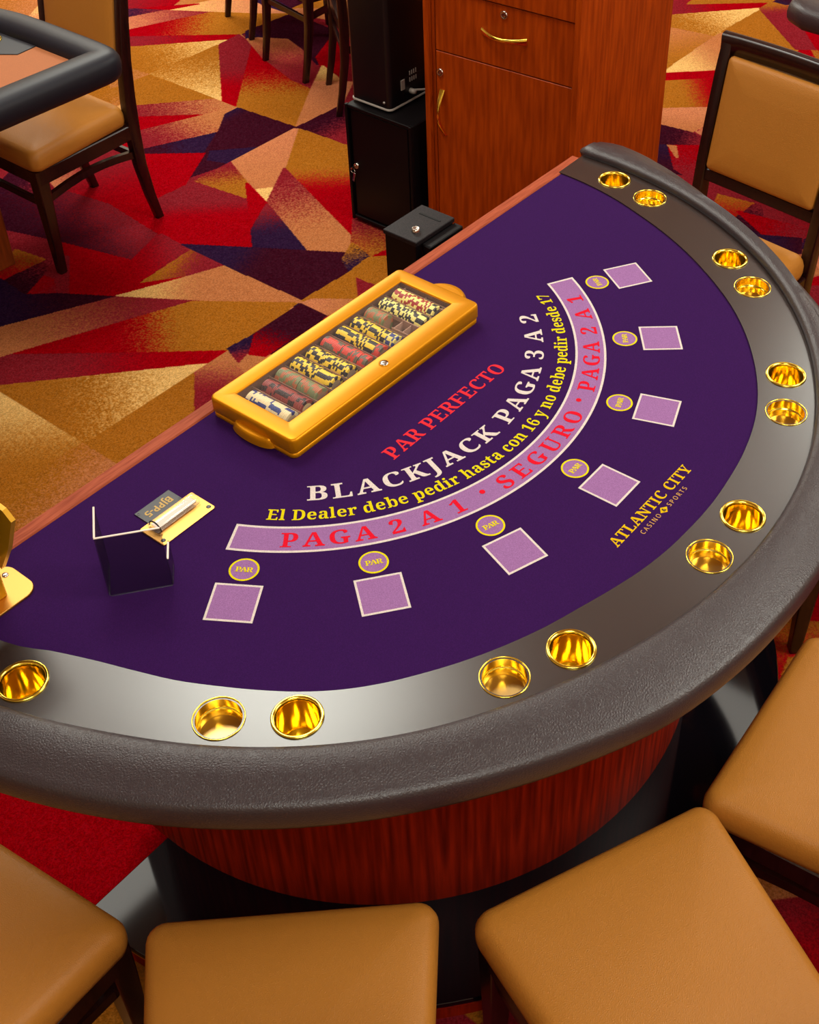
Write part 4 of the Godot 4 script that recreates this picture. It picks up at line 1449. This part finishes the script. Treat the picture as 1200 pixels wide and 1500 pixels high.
# ------------------------------------------------------------------ chairs
func cushion(st: SurfaceTool, rows: Array, at: Vector3, basis: Basis, fw: float, bw: float, z0: float, z1: float, r: float) -> void:
	# rounded trapezoid rings: [inset, height]
	var rings := []
	for q in rows:
		var ring := PackedVector3Array()
		var ins: float = q[0]
		var n := 7
		for cn in [[1, 1, 0], [-1, 1, 90], [-1, -1, 180], [1, -1, 270]]:
			var hw: float = (bw if cn[1] > 0 else fw) / 2.0 - ins
			var zz: float = (z1 - ins) if cn[1] > 0 else (z0 + ins)
			var rr := maxf(r - ins * 0.5, 0.008)
			for k in n:
				var a := deg_to_rad(cn[2] + 90.0 * k / (n - 1))
				ring.append(at + basis * Vector3(cn[0] * (hw - rr) + cos(a) * rr, q[1], zz - cn[1] * rr + sin(a) * rr))
			# extra points along the side so that wide spans curve
			var nxt: Array = {0: [-1, 1], 90: [-1, -1], 180: [1, -1], 270: [1, 1]}[cn[2]]
			var hw2: float = (bw if nxt[1] > 0 else fw) / 2.0 - ins
			var z2: float = (z1 - ins) if nxt[1] > 0 else (z0 + ins)
			var e0: Vector3 = Vector3(cn[0] * (hw - rr), q[1], zz) if cn[0] != nxt[0] else Vector3(cn[0] * hw, q[1], zz - cn[1] * rr)
			var e1: Vector3 = Vector3(nxt[0] * (hw2 - rr), q[1], z2) if cn[0] != nxt[0] else Vector3(nxt[0] * hw2, q[1], z2 - nxt[1] * rr)
			for k in range(1, 4):
				ring.append(at + basis * e0.lerp(e1, k / 4.0))
		rings.append(ring)
	loft(st, rings, true, true, 0)


func make_chair(label: String, at: Vector3, outward: Vector2, group: String, top := 0.90) -> Node3D:
	# origin on the floor below the middle of the seat's front edge; local z points away from the table
	var t := thing("dining_chair", label, "chair", at, atan2(outward.x, outward.y), group)
	var st := begin()
	cushion(st, [[0.012, 0.372], [0.003, 0.378], [0.0, 0.392], [0.0, 0.412], [0.004, 0.426], [0.011, 0.436], [0.022, 0.4415], [0.05, 0.4455], [0.10, 0.4485], [0.16, 0.450]], Vector3.ZERO, Basis(), 0.448, 0.386, 0.0, 0.390, 0.030)
	obj("seat", st, mat.leather, t)
	st = begin()
	for s in [-1.0, 1.0]:
		box(st, Vector3(s * 0.192, 0.348, 0.215), Vector3(0.024, 0.050, 0.40), 0.003, Basis(Vector3.UP, s * -0.045))
	box(st, Vector3(0, 0.348, 0.022), Vector3(0.37, 0.050, 0.024), 0.003)
	box(st, Vector3(0, 0.348, 0.410), Vector3(0.34, 0.050, 0.024), 0.003)
	obj("seat_frame", st, mat.chair_wood, t)
	for s in [-1.0, 1.0]:
		st = begin()
		var rings := []
		for q in [[0.0, 0.012], [0.004, 0.0135], [0.045, 0.0145], [0.30, 0.021], [0.372, 0.022]]:
			var ring := PackedVector3Array()
			for p in rounded(q[1] * 2, q[1] * 2, 0.004, Vector2(s * 0.190, 0.028), 2):
				ring.append(v3(p, q[0]))
			rings.append(ring)
		loft(st, rings, true, true, -1)
		obj("leg", st, mat.chair_wood, t)
	for s in [-1.0, 1.0]:
		st = begin()
		var rings := []
		# height, backwards, sideways, half width, half depth
		for q in [[0.0, 0.455, 0.172, 0.012, 0.014], [0.10, 0.432, 0.174, 0.0135, 0.016], [0.22, 0.412, 0.178, 0.015, 0.019], [0.34, 0.405, 0.182, 0.016, 0.022], [0.46, 0.408, 0.186, 0.016, 0.021], [0.58, 0.419, 0.188, 0.016, 0.019], [0.70, 0.437, 0.190, 0.016, 0.017], [0.82, 0.458, 0.192, 0.016, 0.016], [0.900, 0.475, 0.192, 0.016, 0.015]]:
			var ring := PackedVector3Array()
			var h: float = q[0] if q[0] < 0.5 else 0.46 + (q[0] - 0.46) * (top - 0.46) / 0.44
			for p in rounded(q[3] * 2, q[4] * 2, 0.004, Vector2(s * q[2], q[1]), 2):
				ring.append(v3(p, h))
			rings.append(ring)
		loft(st, rings, true, true, 0)
		obj("rear_leg", st, mat.chair_wood, t)
	# stretchers: a bowed one on each side, one at the front and one at the back
	for s in [-1.0, 1.0]:
		st = begin()
		var path := []
		for k in 9:
			var u := k / 8.0
			path.append(Vector3(s * lerpf(0.190, 0.178, u), 0.262 + 0.022 * sin(PI * u), lerpf(0.035, 0.405, u)))
		sweep(st, path, [Vector2(0.008, 0.012), Vector2(-0.008, 0.012), Vector2(-0.008, -0.012), Vector2(0.008, -0.012)], Vector3.UP, true, -1)
		obj("stretcher", st, mat.chair_wood, t)
	for q in [[0.250, 0.028, 0.36], [0.250, 0.410, 0.33]]:
		st = begin()
		box(st, Vector3(0, q[0], q[1]), Vector3(q[2], 0.024, 0.016), 0.002)
		obj("stretcher", st, mat.chair_wood, t)
	# back: rails between the posts, a pad in the frame
	st = begin()
	var lean := atan2(0.058, 0.325)
	var bb := Basis(Vector3.RIGHT, lean)
	var path2 := []
	for k in 9:
		var u := k / 8.0
		path2.append(Vector3(lerpf(-0.209, 0.209, u), top - 0.010 + 0.006 * sin(PI * u), 0.474))
	sweep(st, path2, [Vector2(0.014, 0.018), Vector2(0.010, 0.0235), Vector2(0.004, 0.026), Vector2(-0.005, 0.026), Vector2(-0.012, 0.0235), Vector2(-0.0155, 0.017), Vector2(-0.0165, -0.026), Vector2(0.0150, -0.026)], Vector3.UP, true, 0)
	obj("top_rail", st, mat.chair_wood, t)
	st = begin()
	box(st, Vector3(0, 0.538, 0.413), Vector3(0.36, 0.034, 0.024), 0.003, bb)
	obj("bottom_rail", st, mat.chair_wood, t)
	st = begin()
	cushion(st, [[0.012, -0.026], [0.003, -0.021], [0.0, -0.014], [0.0, 0.014], [0.003, 0.021], [0.012, 0.026], [0.035, 0.030], [0.08, 0.032]], Vector3(0, (top + 0.52) / 2.0, 0.4415), Basis(Vector3.RIGHT, Vector3(0, sin(lean), -cos(lean)), Vector3(0, cos(lean), sin(lean))), 0.338, 0.346, 0.346 - top / 2.0 - 0.052, top / 2.0 - 0.294, 0.014)
	obj("back_pad", st, mat.leather, t)
	return t


func chairs() -> void:
	var g := "padded chairs round the blackjack table"
	make_chair("tan leather chair tucked in at bottom centre, square to the wooden drum", Vector3(-0.766, 0, 0.629), Vector2(-0.738, 0.675), g, 0.86)
	make_chair("large tan leather chair seat at bottom, just right of centre", Vector3(-0.406, 0, 0.943), Vector2(-0.417, 0.909), g, 0.80).scale = Vector3(1, 1, 1.15)
	make_chair("tan leather chair seat at right edge under the black padded rim", Vector3(0.010, 0, 1.018), Vector2(0.045, 0.999), g, 0.86)
	make_chair("tan leather chair in bottom left corner, beside the grey plinth corner", Vector3(-0.961, 0, 0.229), Vector2(-0.993, 0.12), g, 0.86)
	make_chair("dark wooden chair legs half hidden behind rim at right edge", Vector3(0.663, 0, 0.749), Vector2(0.663, 0.749), g)
	make_chair("upright tan chair back in dark frame behind the table's right end", Vector3(1.042, 0, 0.194), Vector2(0.994, 0.106), g)
	make_chair("tan chair with dark wooden legs pulled up to the left-hand tan table", Vector3(0.492, 0, -1.89), Vector2(1.0, 0.0), "")
	g = "chairs far behind on the patterned carpet"
	make_chair("dark chair legs nearest the black equipment case, far behind", Vector3(2.273, 0, -1.609), Vector2(-0.775, -0.63), g).scale = Vector3(0.84, 1, 0.84)
	make_chair("far dark wooden chair in the middle of the background three", Vector3(2.425, 0, -2.117), Vector2(-0.98, -0.19), g).scale = Vector3(0.84, 1, 0.84)
	make_chair("farthest dark chair, two thin legs at the picture's top edge", Vector3(2.60, 0, -2.515), Vector2(-0.92, -0.39), g).scale = Vector3(0.84, 1, 0.84)
